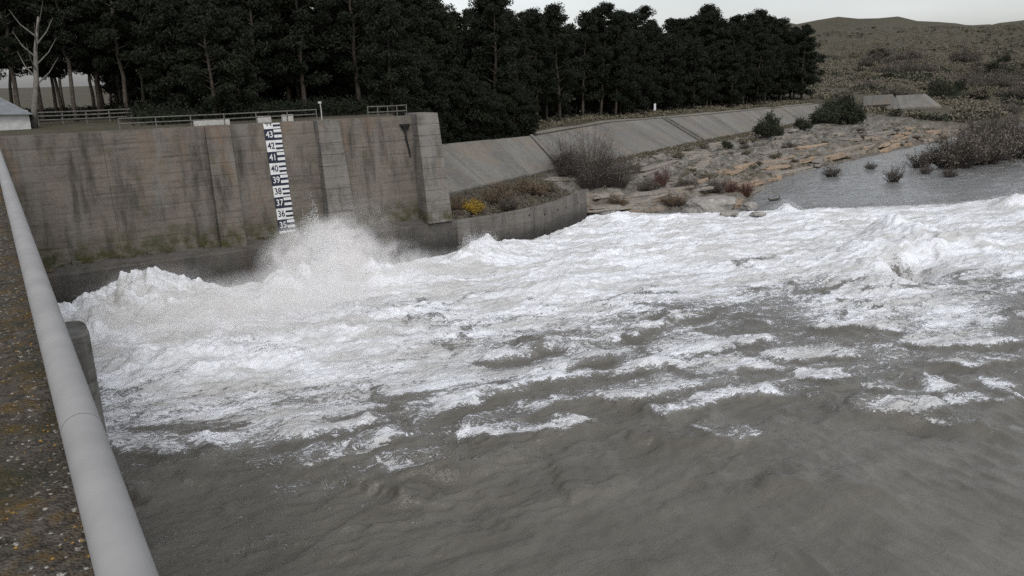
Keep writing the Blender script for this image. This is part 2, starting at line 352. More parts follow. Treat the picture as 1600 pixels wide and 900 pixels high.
# choppy horizontal displacement sharpens the lips
eps = .35
ox = E*.35*fbm(X*.6, Y*.7, 3, 81); oy = E*.35*fbm(X*.6, Y*.7, 3, 83)
V = np.stack([X+ox, Y+oy, h], -1).reshape(-1, 3)
me = mesh_np('river', V, grid_faces(len(gx), len(gy)))
for nm, ar in (('foam', foam), ('sky_sheen', sky_sheen)):
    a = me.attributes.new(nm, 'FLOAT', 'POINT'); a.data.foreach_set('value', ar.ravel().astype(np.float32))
def water_material():
    t = NT('murky_water_with_foam'); f = t.attr('foam')
    wv = t.n.new('ShaderNodeTexNoise'); wv.inputs['Scale'].default_value = .5; wv.inputs['Detail'].default_value = 4
    mp = t.map((.8, 1.15, .6), rot=(0, 0, math.radians(25))); t.L(mp, wv.inputs['Vector'])
    va = t.n.new('ShaderNodeVectorMath'); va.operation = 'MULTIPLY_ADD'; va.inputs[1].default_value = (1.6, 1.6, 1.0); t.L(wv.outputs['Color'], va.inputs[0]); t.L(mp, va.inputs[2])
    q = va.outputs[0]
    qs = t.map((.42, 1.25, 1), q)
    def ridge(vec, sc, det, k, dist=0.0):
        n = t.noise(vec, sc, det, .66, dist); return t.math('SUBTRACT', 1.0, t.math('MULTIPLY', t.math('ABSOLUTE', t.math('SUBTRACT', n, .5)), k), clamp=True)
    n1 = t.rng(t.noise(qs, .55, 8, .68), .28, .72); n2 = t.rng(t.noise(q, 2.8, 8, .7), .3, .7); n3 = t.rng(t.noise(qs, 7, 6, .7), .3, .7)
    r1 = ridge(q, .62, 6, 6.0, .6); r2 = ridge(qs, 1.9, 6, 6.0, .8); r3 = ridge(q, 3.4, 5, 5.0, .5)
    lace = t.math('ADD', t.math('ADD', t.math('MULTIPLY', t.math('MAXIMUM', r1, r2), .34), t.math('MULTIPLY', r3, .16)), t.math('ADD', t.math('MULTIPLY', n1, .2), t.math('ADD', t.math('MULTIPLY', n2, .16), t.math('MULTIPLY', n3, .14))))
    cloud = t.math('ADD', t.math('ADD', t.math('MULTIPLY', n1, .34), t.math('MULTIPLY', r2, .16)), t.math('ADD', t.math('MULTIPLY', r3, .12), t.math('ADD', t.math('MULTIPLY', n2, .2), t.math('MULTIPLY', n3, .18))))
    kk = t.rng(f, .45, .9); pat = t.math('ADD', t.math('MULTIPLY', lace, t.math('SUBTRACT', 1.0, kk)), t.math('MULTIPLY', cloud, kk))
    thr = t.rng(f, 0, 1, .90, .20)
    wq = t.n.new('ShaderNodeTexNoise'); wq.inputs['Scale'].default_value = 1.5; wq.inputs['Detail'].default_value = 5; wq.inputs['Roughness'].default_value = .65; t.L(q, wq.inputs['Vector'])
    vq = t.n.new('ShaderNodeVectorMath'); vq.operation = 'MULTIPLY_ADD'; vq.inputs[1].default_value = (1.1, .75, 0); t.L(wq.outputs['Color'], vq.inputs[0]); t.L(t.map((.6, 1.25, 0), q), vq.inputs[2])
    e1 = t.vor(vq.outputs[0], .75, 'DISTANCE_TO_EDGE'); e2 = t.vor(vq.outputs[0], 2.1, 'DISTANCE_TO_EDGE')
    ee = t.math('ADD', t.math('MINIMUM', e1, t.math('ADD', t.math('MULTIPLY', e2, 1.0), .07)), t.math('MULTIPLY', t.math('SUBTRACT', .5, n1), .34))
    n4 = t.rng(t.noise(t.map((.6, 1.3, 1), q), 15, 4, .7), .3, .7); fine_ = t.math('ADD', t.math('MULTIPLY', t.math('SUBTRACT', n3, .5), .22), t.math('MULTIPLY', t.math('SUBTRACT', n4, .5), .22))
    ee = t.math('SUBTRACT', ee, fine_)
    wd = t.rng(f, .05, .9, -.16, .36)
    dlt = t.math('MAXIMUM', t.math('ADD', t.math('SUBTRACT', pat, thr), t.math('MULTIPLY', fine_, .5)), t.math('MULTIPLY', t.math('SUBTRACT', wd, ee), .9))
    mask = t.rng(dlt, -.04, .09, 0, 1, True)
    milk = t.math('MULTIPLY', t.rng(f, .12, .62, 0, 1, True), t.rng(dlt, -.42, .05, .25, 1, True))
    tone = t.noise(qs, .8, 7, .66); tone2 = t.noise(q, 5, 6, .7)
    white = t.mix(t.rng(tone, .38, .55), (.60, .605, .605), (.83, .85, .885))
    white = t.mix(t.rng(tone2, .36, .52, .4, 0), white, (.42, .425, .43))
    white = t.mix(t.rng(n4, .45, .1, 0, .25), white, (.38, .38, .37))
    white = t.mix(t.math('MULTIPLY', t.rng(t.noise(qs, .35, 6, .62), .485, .58), .62), white, (.43, .42, .395))
    dark = t.mix(t.rng(t.noise(t.map((.5, 1.2, 1)), .4, 4), .35, .65), (.105, .098, .083), (.145, .137, .118))
    dark = t.mix(t.attr('sky_sheen'), dark, (.165, .165, .16))  # calm water coloured paler to stand in for reflected sky
    milky = t.mix(t.rng(tone, .4, .6), (.23, .22, .20), (.36, .355, .34))
    col = t.mix(mask, t.mix(milk, dark, milky), white)
    t.L(t.rng(mask, 0, .7, .07, .9), t.b.inputs['Roughness'])
    t.b.inputs['IOR'].default_value = 1.33
    rip = t.math('ADD', t.noise(t.map((.7, 2.0, 1)), 1.0, 7, .62, .5), t.math('ADD', t.math('MULTIPLY', t.noise(t.map((2.4, 6, 1)), 1.0, 5, .6, .4), .4), t.math('MULTIPLY', t.noise(t.map((8, 15, 1)), 1.0, 3, .6), .16)))
    fb = t.math('ADD', t.noise(q, 2.2, 4, .6), t.math('MULTIPLY', r3, .25))
    hgt = t.math('ADD', t.math('MULTIPLY', rip, .8), t.math('MULTIPLY', t.math('MULTIPLY', fb, mask), t.rng(f, .5, .95, 1.5, .7)))
    t.bump(hgt, .75, .15)
    t.L(col, t.b.inputs['Base Color']); t.b.inputs['Specular IOR Level'].default_value = .5
    return t.m
M['water'] = water_material()
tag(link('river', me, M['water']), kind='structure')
tag(link('river_bed', mesh_np('river_bed', [(-40, -90, -3.5), (900, -90, -3.5), (900, 140, -3.5), (-40, 140, -3.5)], [(0, 1, 2, 3)]), mat_plain('river_mud', (.1, .09, .07))), kind='structure')

# ================================================================== TERRAIN
top_px = [(700, 228, 8), (830, 215, 8), (960, 192, 7.7), (1100, 181, 7.2), (1280, 163, 6.3)]
bot_px = [(700, 305, 4), (870, 265, 4), (960, 250, 4), (1090, 222, 3.5), (1287, 186, 3.0)]
T = np.array([at(*q) for q in top_px]); Bt = np.array([at(*q) for q in bot_px])
def ext(P, x0, x1):
    a = P[0]+(P[1]-P[0])*((x0-P[0, 0])/(P[1, 0]-P[0, 0])); b = P[-1]+(P[-1]-P[-2])*((x1-P[-1, 0])/(P[-1, 0]-P[-2, 0]))
    b[2] = P[-1, 2]; a[2] = P[0, 2]
    return np.vstack([a, P, b])
T = ext(T, 30, 600); Bt = ext(Bt, 30, 600)
yt = lambda x: np.interp(x, T[:, 0], T[:, 1]); zt = lambda x: np.interp(x, T[:, 0], T[:, 2])
yb = lambda x: np.minimum(np.interp(x, Bt[:, 0], Bt[:, 1]), yt(x)-4.0); zb = lambda x: np.interp(x, Bt[:, 0], Bt[:, 2])
LW = np.array([(-6, 66.3), (36, 66.3), (40, 66.2), (44, 66.7), (48.5, 67.9), (53, 70.1), (56, 71.8), (58.6, 73.4)])   # low wall line
shore = [tuple(at(x, y)[:2]) for x, y in [(1000, 336), (1060, 331), (1110, 331), (1150, 328)]]
shore += [tuple(at(x, y)[:2]) for x, y in [(1185, 302), (1215, 284), (1250, 270), (1320, 254), (1400, 236), (1500, 213)]]
shore = [(-6, 66.6), (36, 66.6), (48.5, 68.2), (58.6, 73.9), (60.5, 74.6)]+sorted(shore)
shore = np.array(shore); shore = shore[np.argsort(shore[:, 0])]
shore = np.vstack([shore, [(215, 106), (300, 120), (600, 130)]])
ys_ = lambda x: np.interp(x, shore[:, 0], shore[:, 1])
def terrain(x, y, detail=True):
    x = np.asarray(x, float); y = np.asarray(y, float)
    s = ys_(x)+(.9*fbm(x*.25, y*.25, 3, 91))*sstep(62, 66, x); b = yb(x); tp = yt(x)
    tt = np.clip((y-s)/np.maximum(b-s, 1), 0, 1)
    behind = sstep(61, 57, x)                              # earth behind the low wall
    zsh = zb(x)*tt**.75*(1-behind)+(2.7+(zb(x)-2.7)*tt)*behind
    under = np.clip((y-s)/6, -1, 0)*3.2
    z = np.where(y < s, under-.25, zsh)
    sl = np.clip((y-b)/np.maximum(tp-b, 1), 0, 1)
    z = np.where(y > b, zb(x)+(zt(x)-zb(x))*sl, z)
    d = np.maximum(y-tp, 0)
    z = np.where(y > tp, zt(x)+np.minimum(d*.05, 2.0)+.35*fbm(x*.08, y*.08, 3, 95)*sstep(0, 6, d), z)
    # plateau behind the big wall
    pw = sstep(-1.0, -6.0, x-.535*y)*sstep(70.0, 70.4, y)
    pw2 = sstep(6, -8, x-.56*y)*sstep(3, 14, d)
    z = z+(13.15-z)*np.maximum(pw, pw2*.95)
    # valley and hills far downstream
    far = sstep(190, 330, x)
    z = np.where(y > s+6, z+far*(2+10*sstep(200, 520, x)+55*sstep(420, 1100, np.hypot(x, y*.7)))*sstep(6, 30, y-s)*(.8+.5*fbm(x*.006, y*.006, 3, 97)), z)
    if detail:                                             # limestone ledges on the shelf
        rock = (y > s)*(y < b)*sstep(58, 63, x)*sstep(235, 215, x)*sstep(0, 2, b-y)
        u = x*.93+y*.37; v = -x*.37+y*.93
        n = z+.55*fbm(u*.06, v*.28, 4, 101)+.25*fbm(u*.25, v*.7, 3, 103)
        st = .75; k = n/st; fl = np.floor(k); fr = k-fl
        ter = (fl+sstep(.62, .95, fr)+.12*fr)*st
        z = z+rock*(ter-z+.35*np.abs(fbm(x*.5, y*.9, 4, 105)))
        z = z+rock*np.clip(fbm(u*.4, v*1.3, 2, 107)-.15, 0, 1)*.5
    return z
tx = axis(36, 215, .42, 1.06, -70, 1600); ty = axis(64, 152, .42, 1.06, 55, 1500)
TX, TY = np.meshgrid(tx, ty); TZ = terrain(TX, TY)
cut = (TX < 37.2) & (TY < 70.6); TZ[cut] = -3.0            # the wall stands here
me = mesh_np('ground', np.stack([TX, TY, TZ], -1).reshape(-1, 3), grid_faces(len(tx), len(ty)), smooth=True)
def attrset(me, nm, arr):
    a = me.attributes.new(nm, 'FLOAT', 'POINT'); a.data.foreach_set('value', np.asarray(arr, np.float32).ravel())
rockm = sstep(-1, .5, TY-ys_(TX))*sstep(.5, -1.5, TY-yb(TX)+1.5*fbm(TX*.2, TY*.2, 2, 111))*sstep(57, 62, TX)*sstep(240, 200, TX)
attrset(me, 'rock', rockm)
def ground_material():
    t = NT('bank_ground'); k = t.attr('rock'); z = t.sep(t.pos)[2]
    n = t.noise(t.pos, .25, 5); n2 = t.noise(t.pos, 1.6, 6, .65); n3 = t.noise(t.map((.2, .6, 3.5), rot=(0, 0, math.radians(-20))), 1.0, 5, .6)
    earth = t.mix(t.rng(n2, .35, .65), (.055, .049, .037), (.12, .107, .08))
    earth = t.mix(t.rng(n, .4, .6, 0, .8), earth, (.055, .056, .034))
    earth = t.mix(t.rng(t.noise(t.pos, .03, 6, .65), .42, .58, 0, .7), earth, (.085, .075, .055))
    rock = t.mix(t.rng(n2, .35, .65), (.085, .08, .072), (.27, .258, .238))
    rock = t.mix(t.math('MULTIPLY', t.rng(z, .2, 2.2, .85, .12), t.rng(n3, .42, .62)), rock, (.30, .22, .15))
    rock = t.mix(t.rng(t.noise(t.pos, .5, 6, .7), .46, .6, 0, .8), rock, (.07, .066, .045))
    rock = t.mix(t.rng(n3, .58, .68, 0, .6), rock, (.10, .09, .08))
    rock = t.mix(t.rng(z, .05, .35, .6, 0), rock, (.09, .08, .068))
    t.bump(t.math('ADD', n2, t.noise(t.pos, 5, 5, .7)), .6, .12)
    return t.fin(t.mix(k, earth, rock), .95, .15)
M['ground'] = ground_material()
tag(link('ground', me, M['ground']), kind='structure')
def gz(x, y): return float(terrain(np.array([x]), np.array([y]))[0])
def hit(px, py):                            # where the sight line meets the bank
    v = R @ np.array([px-800, 450-py, -F]); v = v/np.hypot(v[0], v[1]); d = np.arange(60, 900, .5)
    x = v[0]*d; y = v[1]*d; zz = H+v[2]*d; g = np.maximum(terrain(x, y), 0); i = np.argmax(zz < g)
    return np.array([x[i], y[i], g[i]])
# path along the crest of the slope
pv = []; pxs = np.linspace(70, 205, 60)
for x in pxs:
    for k, dy in enumerate((1.6, 2.6, 3.8)):
        y = float(yt(x))+dy; pv.append((x, y, float(terrain(np.array([x]), np.array([y]), False)[0])+.05))
tag(link('path', mesh_np('path', pv, grid_faces(3, 60)), mat_plain('pale_gravel', (.2, .185, .16), .95, .3, 2)), kind='structure')

# ================================================================== RETAINING WALL
KB = .165; Y0 = 68.3; Z0 = 4.1; ZT = 13.35
wy = lambda z: Y0+KB*(z-Z0)
wall = thing('retaining_wall', 'tall stained grey concrete retaining wall with buttresses along the left bank', 'wall', (17, 69, 3))
def local(o): o.location = -Vector(o.parent.location)
def wall_panel(x0, x1):
    nx = max(6, int((x1-x0)/.35)); zs = []
    z = 3.45
    while z < ZT-.01: zs.append(z); z += .155
    zs.append(ZT); zs = np.array(zs); xs = np.linspace(x0, x1, nx)
    XX, ZZ = np.meshgrid(xs, zs)
    YY = wy(ZZ)+.02*fbm(XX*.5, ZZ*.5, 3, 121)
    YY += .012*perlin(XX*.25, np.floor(ZZ/.31)*7.3, 123)             # boards
    lift = np.abs(((ZZ-3.6) % 1.24)-.0) < .08; YY += np.where(lift, .02, 0)
    edge = (ZZ > ZT-.2); YY += np.where(edge, .0, 0)
    V = list(np.stack([XX, YY, ZZ], -1).reshape(-1, 3)); Fs = list(grid_faces(nx, len(zs)))
    n = len(V); back = [(x, 71.0, ZT+.03*float(perlin(x*.8, 3.3, 5))) for x in xs]; V += back                     # flat top
    base = (len(zs)-1)*nx
    for i in range(nx-1): Fs.append((base+i, base+i+1, n+i+1, n+i))
    me = mesh_np('panel', V, np.array(Fs), False); o = link('panel', me, M['wall'], wall); local(o); return o
edges = [(-6, 7.44), (7.46, 15.2), (17.2, 24.6), (26.75, 34.3)]
for a_, b_ in edges: wall_panel(a_, b_)
def buttress(x0, x1, p0, p1, xb0, xb1, top, mt='buttress'):
    m = MB(); N = 10
    for i in range(N):                                       # cast in lifts with a joint at each
        z0 = 3.42+(top-3.42)*i/N; z1 = 3.42+(top-3.42)*(i+1)/N-.03
        def ring(z):
            t_ = (z-3.4)/(top-3.4); p_ = p1+(p0-p1)*t_; a = xb0+(x0-xb0)*t_; b = xb1+(x1-xb1)*t_
            yf = float(wy(z)); return [(a, yf-p_, z), (b, yf-p_, z), (b, yf+1.5, z), (a, yf+1.5, z)]
        m.hexa(ring(z0), ring(z1))
        g = [Vector(q) for q in ring(z1)]; g2 = [Vector(q) for q in ring(z1+.03)]
        cc = Vector(((g[0].x+g[1].x)/2, g[2].y, z1)); sh = lambda q: Vector((cc.x+(q.x-cc.x)*.97, cc.y+(q.y-cc.y)*.985, q.z))
        if i < N-1: m.hexa([sh(q) for q in g], [sh(q) for q in g2])
    o = m.build('buttress', M[mt], wall, bevel=0); local(o); return o
buttress(15.2, 17.2, .35, .9, 14.9, 17.0, ZT+.03, 'wall')
buttress(24.7, 26.75, .7, 1.5, 24.3, 26.8, ZT+.05)
buttress(34.35, 36.6, 1.1, 2.1, 33.7, 36.3, ZT+.22)
# plinth: ledge top and wet face
m = MB(); xs = np.linspace(-6, 37, 44)
pv = []; 
prof = [(66.62, -2.5), (66.5, 0), (66.34, 3.2), (66.42, 3.34), (66.9, 3.40), (68.35, 3.62)]
for y, z in prof:
    for x in xs: pv.append((x, y+.04*float(perlin(x*.7, z*2., 7)), z+(.05*float(perlin(x*.5, y*3., 8)) if z > 3 else 0)))
o = link('plinth', mesh_np('plinth', pv, grid_faces(44, len(prof)), False), M['plinth'], wall); local(o)
m = MB()
for k in range(26):                                        # broken wash-worn lip and lumps at the foot
    x = random.uniform(.5, 33); s_ = random.uniform(.15, .5); y = 68.1-s_*.3
    m.box((x-s_*1.6, y-s_*.5, 3.5), (x+s_*1.6, y+.4, 3.6+s_*random.uniform(.3, .8)), None)
o = m.build('foot_ledge', M['wall'], wall, bevel=.05); local(o)
o = MB(); o.box((-3, 66.9, 3.45), (2.6, 68.6, 4.7)); o = o.build('corner_block', M['wall'], wall, bevel=.06); local(o)
# low flared wall running on downstream
fl = thing('low_wing_wall', 'low curved concrete wing wall flaring away past the tall wall end', 'wall', (47, 67.5, 0))
lw = np.array([(36.9, 66.33), (38.5, 66.2), (40, 66.2), (42, 66.35), (44, 66.7), (46, 67.2), (48.5, 67.9), (51, 69.0), (53, 70.1), (56, 71.8), (58.6, 73.4)])
tan = np.gradient(lw, axis=0); tan /= np.linalg.norm(tan, axis=1)[:, None]; nor = np.stack([-tan[:, 1], tan[:, 0]], 1)
def strip(i0, i1):
    V = []; 
    for i in range(i0, i1+1):
        p = lw[i]; n = nor[i]; zt_ = 3.36+.12*(i/10)
        for off, z in ((-.14, -2), (-.0, 3.1), (.03, zt_), (.42, zt_), (.5, 3.1), (.5, -2)): V.append((p[0]+n[0]*off, p[1]+n[1]*off, z))
    Fs = []; 
    for i in range(i1-i0):
        for k in range(5): Fs.append((i*6+k, i*6+6+k, i*6+7+k, i*6+k+1))
    L0 = (i1-i0)*6
    me = bpy.data.meshes.new('wall_section'); me.from_pydata(V, [], Fs+[(0, 1, 2, 3, 4, 5), (L0+5, L0+4, L0+3, L0+2, L0+1, L0)]); me.update()
    o = link('wall_section', me, M['flare'], fl); local(o); return o
strip(0, 5); strip(6, 10)
m = MB(); 
p5, p6 = lw[5], lw[6]; V6 = []
for p, n in ((p5, nor[5]), (p6, nor[6])):
    V6.append([(p[0]+n[0]*o_, p[1]+n[1]*o_, z) for o_, z in ((.02, -2), (.02, 3.4), (.44, 3.4), (.44, -2))])
m.add(V6[0]+V6[1], [(0, 4, 5, 1), (1, 5, 6, 2), (2, 6, 7, 3)]); o = m.build('joint_strip', M['flare'], fl); local(o)
# drain holes
M['black'] = mat_plain('dark_hole', (.012, .011, .01), .95)
for i, f_ in ((5, .5), (7, .3), (8, .2), (9, .2), (6, .2)):
    p = lw[i]; n = nor[i]; m = MB(); c_ = Vector((p[0]-n[0]*.02, p[1]-n[1]*.02, 2.2+f_))
    m.tube([c_-Vector((n[0], n[1], 0))*.05, c_+Vector((n[0], n[1], 0))*.1], .09, 8); o = m.build('weep_hole', M['black'], fl); local(o)

# ------------------------------------------------------------------ water level gauge
M['plate_white'] = mat_plain('white_enamel', (.60, .60, .59), .5, .16, 2.2)
M['plate_dark'] = mat_plain('dark_blue_enamel', (.012, .016, .032), .4, .2, 3)
GX0 = 20.1; GW = 1.42
gauge = thing('water_level_gauge', 'tall black and white water level staff numbered 44 to 35 on the wall', 'gauge', (GX0, wy(3.9), 3.9))
up = Vector((0, KB, 1)).normalized(); nrm = Vector((0, -1, KB)).normalized(); rx = Vector((1, 0, 0))
def gp(u, e, off):                                          # u along X in m, e elevation number
    z = 4.1+(e-35)*.972; return Vector((GX0+u, wy(z), z))+nrm*off
_num = {}
def num_mesh(s):
    cu = bpy.data.curves.new('digits', 'FONT'); cu.body = s; cu.size = .92; cu.align_x = 'CENTER'; cu.align_y = 'CENTER'; cu.extrude = .004; cu.offset = .013
    ob = bpy.data.objects.new('digits', cu); C.objects.link(ob); bpy.context.view_layer.update()
    me = bpy.data.meshes.new_from_object(ob.evaluated_get(bpy.context.evaluated_depsgraph_get())); bpy.data.objects.remove(ob); return me
def quadbox(mb, u0, u1, e0, e1, o0, o1):
    mb.hexa([gp(u0, e0, o0), gp(u1, e0, o0), gp(u1, e1, o0), gp(u0, e1, o0)], [gp(u0, e0, o1), gp(u1, e0, o1), gp(u1, e1, o1), gp(u0, e1, o1)])
for n in range(34, 45):
    e0, e1 = float(n), n+1.0
    if n == 34: e0 = 34.78
    if n == 44: e1 = 44.48
    white = n % 2 == 0
    e0 += .004
    mb = MB(); quadbox(mb, 0, GW, e0, e1, .06, .10)
    pl_ = mb.build('plate', M['plate_white' if white else 'plate_dark'], gauge); local(pl_)
    bars = ([(n+.18, n+.36), (n+.58, n+.76)] if white else [(n+.22, n+.46), (n+.68, n+.92)])
    for b0, b1 in bars:
        b1 = min(b1, e1)
        if b1-b0 < .08 or b0 < e0: continue
        mb = MB(); quadbox(mb, GW*.56, GW+(.0 if white else .03), b0, b1, .102, .112)
        br = mb.build('bar', M['plate_dark' if white else 'plate_white'], pl_); br.location = (0, 0, 0)
    if n in (34,): continue
    me = num_mesh(str(n))
    c_ = gp(GW*.285, n+.5, .112)
    Mx = Matrix((( rx.x, up.x, nrm.x, c_.x), (rx.y, up.y, nrm.y, c_.y), (rx.z, up.z, nrm.z, c_.z), (0, 0, 0, 1)))
    me.transform(Matrix.Diagonal((.68, .84, 1, 1))); me.transform(Mx)
    if n == 44:                                              # top plate is cut off at the wall crest
        bm = bmesh.new(); bm.from_mesh(me); bmesh.ops.bisect_plane(bm, geom=bm.verts[:]+bm.edges[:]+bm.faces[:], plane_co=gp(0, 44.47, .1), plane_no=up, clear_outer=True); bm.to_mesh(me); bm.free()
    link('digits', me, M['plate_dark' if white else 'plate_white'], pl_)

# spout near the wall end
sp = thing('drain_spout', 'small black drain funnel hanging near the top of the wall end', 'drain pipe', (33.4, wy(12.4), 12.4))
M['iron'] = mat_plain('black_iron', (.014, .013, .012), .6, .3, 9)
m = MB(); yy = -.38
m.hexa([(-.18, yy, -.35), (.18, yy, -.35), (.18, .25, -.35), (-.18, .25, -.35)], [(-.5, yy-.1, .2), (.5, yy-.1, .2), (.5, .25, .2), (-.5, .25, .2)]); m.build('hopper', M['iron'], sp)
m = MB(); m.tube([(0, yy+.1, -.35), (.02, yy+.05, -1.2), (.18, yy-.15, -2.3), (.22, yy-.2, -2.9)], [.12, .1, .09, .06], 8); m.build('pipe', M['iron'], sp, True)

# ------------------------------------------------------------------ fences and posts on the wall crest
M['rail'] = mat_plain('weathered_galvanised_rail', (.13, .125, .115), .6, .3, 5)
M['pale'] = mat_plain('pale_painted_concrete', (.42, .41, .38), .8, .2, 3)
def rail_fence(name, label, pts, hgt, step, rails, mat, r=.045):
    P = [Vector(p) for p in pts]; o = thing(name, label, 'fence', P[0])
    L = (P[1]-P[0]).length; n = max(2, int(round(L/step)))
    for i in range(n+1):
        q = P[0].lerp(P[1], i/n)-P[0]; m = MB(); m.tube([q+Vector((0, 0, -.2)), q+Vector((random.uniform(-.03, .03), 0, hgt))], r*1.1, 6); m.build('post', mat, o)
    for k in rails:
        m = MB(); m.tube([Vector((0, -.05, hgt*k)), (P[1]-P[0])*.5+Vector((0, -.05, hgt*k-.03)), P[1]-P[0]+Vector((0, -.05, hgt*k))], r, 6); m.build('rail', mat, o)
    return o
rail_fence('rail_fence', 'long low two rail fence on the wall crest behind the staff', (11.5, 70.7, ZT), (25.2, 70.7, ZT), 0, 0, 0, 0) if False else None
rail_fence('rail_fence', 'long low two rail fence on the wall crest above the numbered staff', [(9.0, 70.75, ZT), (25.3, 70.75, ZT)], .95, 2.6, (.55, .97), M['rail'])
rail_fence('rail_fence', 'short grey metal railing on the wall crest beside the end buttress', [(30.3, 70.75, ZT), (34.3, 70.75, ZT)], 1.0, 1.0, (.45, .97), M['rail'])
rail_fence('rail_fence', 'dark plank fence under the pines behind the small hut', [(4.5, 92, 13.1), (13, 92, 13.1)], 1.3, 2.1, (.4, .7, .97), M['rail'], .07)
for i, (x, y, wd, lab) in enumerate([(16.7, 73.5, 3.0, 'long pale concrete block behind the crest fence left of the staff'), (21.6, 74.5, 1.2, 'short pale concrete block behind the crest fence above the staff'), (24.0, 75.2, 1.0, 'small pale concrete block beside the thin white post')]):
    m = MB(); m.box((-wd/2, -.25, -.1), (wd/2, .25, .55)); o = m.build('concrete_block', M['pale'], None, bevel=.03); o.location = (x, y, 13.2); tag(o, lab, 'concrete block', 'pale concrete blocks behind the crest fence')
ps = thing('thin_post', 'thin white post with small head on the middle buttress top', 'post', (25.7, 70.6, ZT))
m = MB(); m.tube([(0, 0, -.1), (.0, 0, .9), (-.05, 0, 1.5)], [.05, .045, .04], 6); m.build('pole', M['pale'], ps)
m = MB(); m.box((-.22, -.08, 1.45), (.06, .08, 1.62)); m.build('head', M['pale'], ps)

# ------------------------------------------------------------------ hut
hut = thing('hut', 'small white walled hut with grey roof at the top left corner', 'hut', (.6, 86, 13))
M['render'] = mat_plain('white_render', (.42, .42, .41), .85, .15, 2); M['roof'] = mat_plain('grey_sheet_roof', (.17, .18, .19), .6, .2, 2)
m = MB(); m.box((-3.2, -1, -.3), (2.9, 4, 1.75)); m.build('wall', M['render'], hut)
m = MB(); m.hexa([(-3.6, -1.5, 1.7), (3.25, -1.5, 1.45), (3.25, 4.5, 1.45), (-3.6, 4.5, 1.7)], [(-3.4, 1.3, 3.1), (1.0, 1.3, 3.0), (1.0, 1.8, 3.0), (-3.4, 1.8, 3.1)]); m.build('roof', M['roof'], hut)

# ------------------------------------------------------------------ sign by the path
p = at(1023, 176, 7.9)
sg_ = thing('marker_sign', 'small white upright marker board on a post beside the crest path', 'sign', (p[0], p[1], gz(p[0], p[1])))
m = MB(); m.tube([(0, 0, -.2), (0, 0, .8)], .04, 6); m.build('post', M['rail'], sg_)
m = MB(); m.box((-.28, -.03, .5), (.28, .03, 2.0)); M['signw'] = mat_plain('white_sign_face', (.72, .73, .73), .5, .04); m.build('board', M['signw'], sg_)

# ================================================================== SLOPE REVETMENT
def slab_mesh(x0, x1, dz=.0, thick=.25, lift=.16, jog=0):
    n = 4; m = MB(); V = []
    for i in range(n+1):
        x = x0+(x1-x0)*i/n
        a = np.array([x, float(yb(x))-.1, float(zb(x))+lift]); b = np.array([x, float(yt(x)), float(zt(x))+lift])
        V.append((a, b))
    for i in range(n):
        (a0, b0), (a1, b1) = V[i], V[i+1]; dn = np.array([0, 0, -thick])
        g = 3
        for k in range(g):
            q = lambda a, b, t_: a+(b-a)*t_+np.array([0, 0, dz])
            t0, t1 = k/g, (k+1)/g
            m.hexa([q(a0, b0, t0)+dn, q(a1, b1, t0)+dn, q(a1, b1, t1)+dn, q(a0, b0, t1)+dn], [q(a0, b0, t0), q(a1, b1, t0), q(a1, b1, t1), q(a0, b0, t1)])
    bm = bmesh.new(); bmm = m.mesh('slab'); bm.from_mesh(bmm); bmesh.ops.remove_doubles(bm, verts=bm.verts, dist=1e-4)
    cnt = {}
    for f in bm.faces: cnt.setdefault(tuple(sorted(v.index for v in f.verts)), []).append(f)
    kill = [f for fs in cnt.values() if len(fs) > 1 for f in fs]
    bmesh.ops.delete(bm, geom=kill, context='FACES_ONLY'); bm.to_mesh(bmm); bm.free()
    return bmm
rev = thing('slope_revetment', 'long sloping pale concrete bank lining below the pine wood', 'embankment', (100, 110, 0))
xj = [40, 44.5, 48.8, 53, 57, 61, 65.6]
x = 66.4
while x < 118: xj.append(x); x += 6.2
stx = float(at(1060, 200, 5.8)[0])
segs = []
a_ = [40, 44.6, 49.2, 53.6, 58, 62, 65.6]; segs += list(zip(a_[:-1], a_[1:]))
a_ = list(np.linspace(66.6, stx-1.0, 8)); segs += list(zip(a_[:-1], a_[1:]))
a_ = list(np.linspace(stx+1.2, 204, 13)); segs += list(zip(a_[:-1], a_[1:]))
for i, (s0, s1) in enumerate(segs):
    o = link('slab', slab_mesh(s0+.012, s1-.012, random.uniform(-.03, .03)+(0.12 if s1 < 66 else 0)), M['slab'], rev); local(o)
# kerb at the offset joint, top and toe beams
def beam(x0, x1, w_, up_, name):
    m = MB(); n = 6
    a = [np.array([x0, float(yb(x0))-.3, float(zb(x0))+up_]), np.array([x0, float(yt(x0))+.2, float(zt(x0))+up_])]
    d = np.array([w_, 0, 0]); dn = np.array([0, 0, -.5])
    m.hexa([a[0]+dn, a[0]+d+dn, a[1]+d+dn, a[1]+dn], [a[0], a[0]+d, a[1]+d, a[1]]); o = m.build(name, M['slab'], rev); local(o)
beam(65.75, 0, .5, .45, 'kerb')
beam(stx-.9, 0, .3, .42, 'kerb'); beam(stx+.85, 0, .3, .42, 'kerb')
st = MB()
for k in range(16):
    t0 = k/16; y0 = float(yb(stx)); y1 = float(yt(stx)); z0 = float(zb(stx)); z1 = float(zt(stx))
    st.box((stx-.58, y0+(y1-y0)*t0, z0+(z1-z0)*t0-.5), (stx+.83, y0+(y1-y0)*(t0+1/16)-.01, z0+(z1-z0)*(t0+1/16)+.1))
o = st.build('steps', M['flare'], rev); local(o)
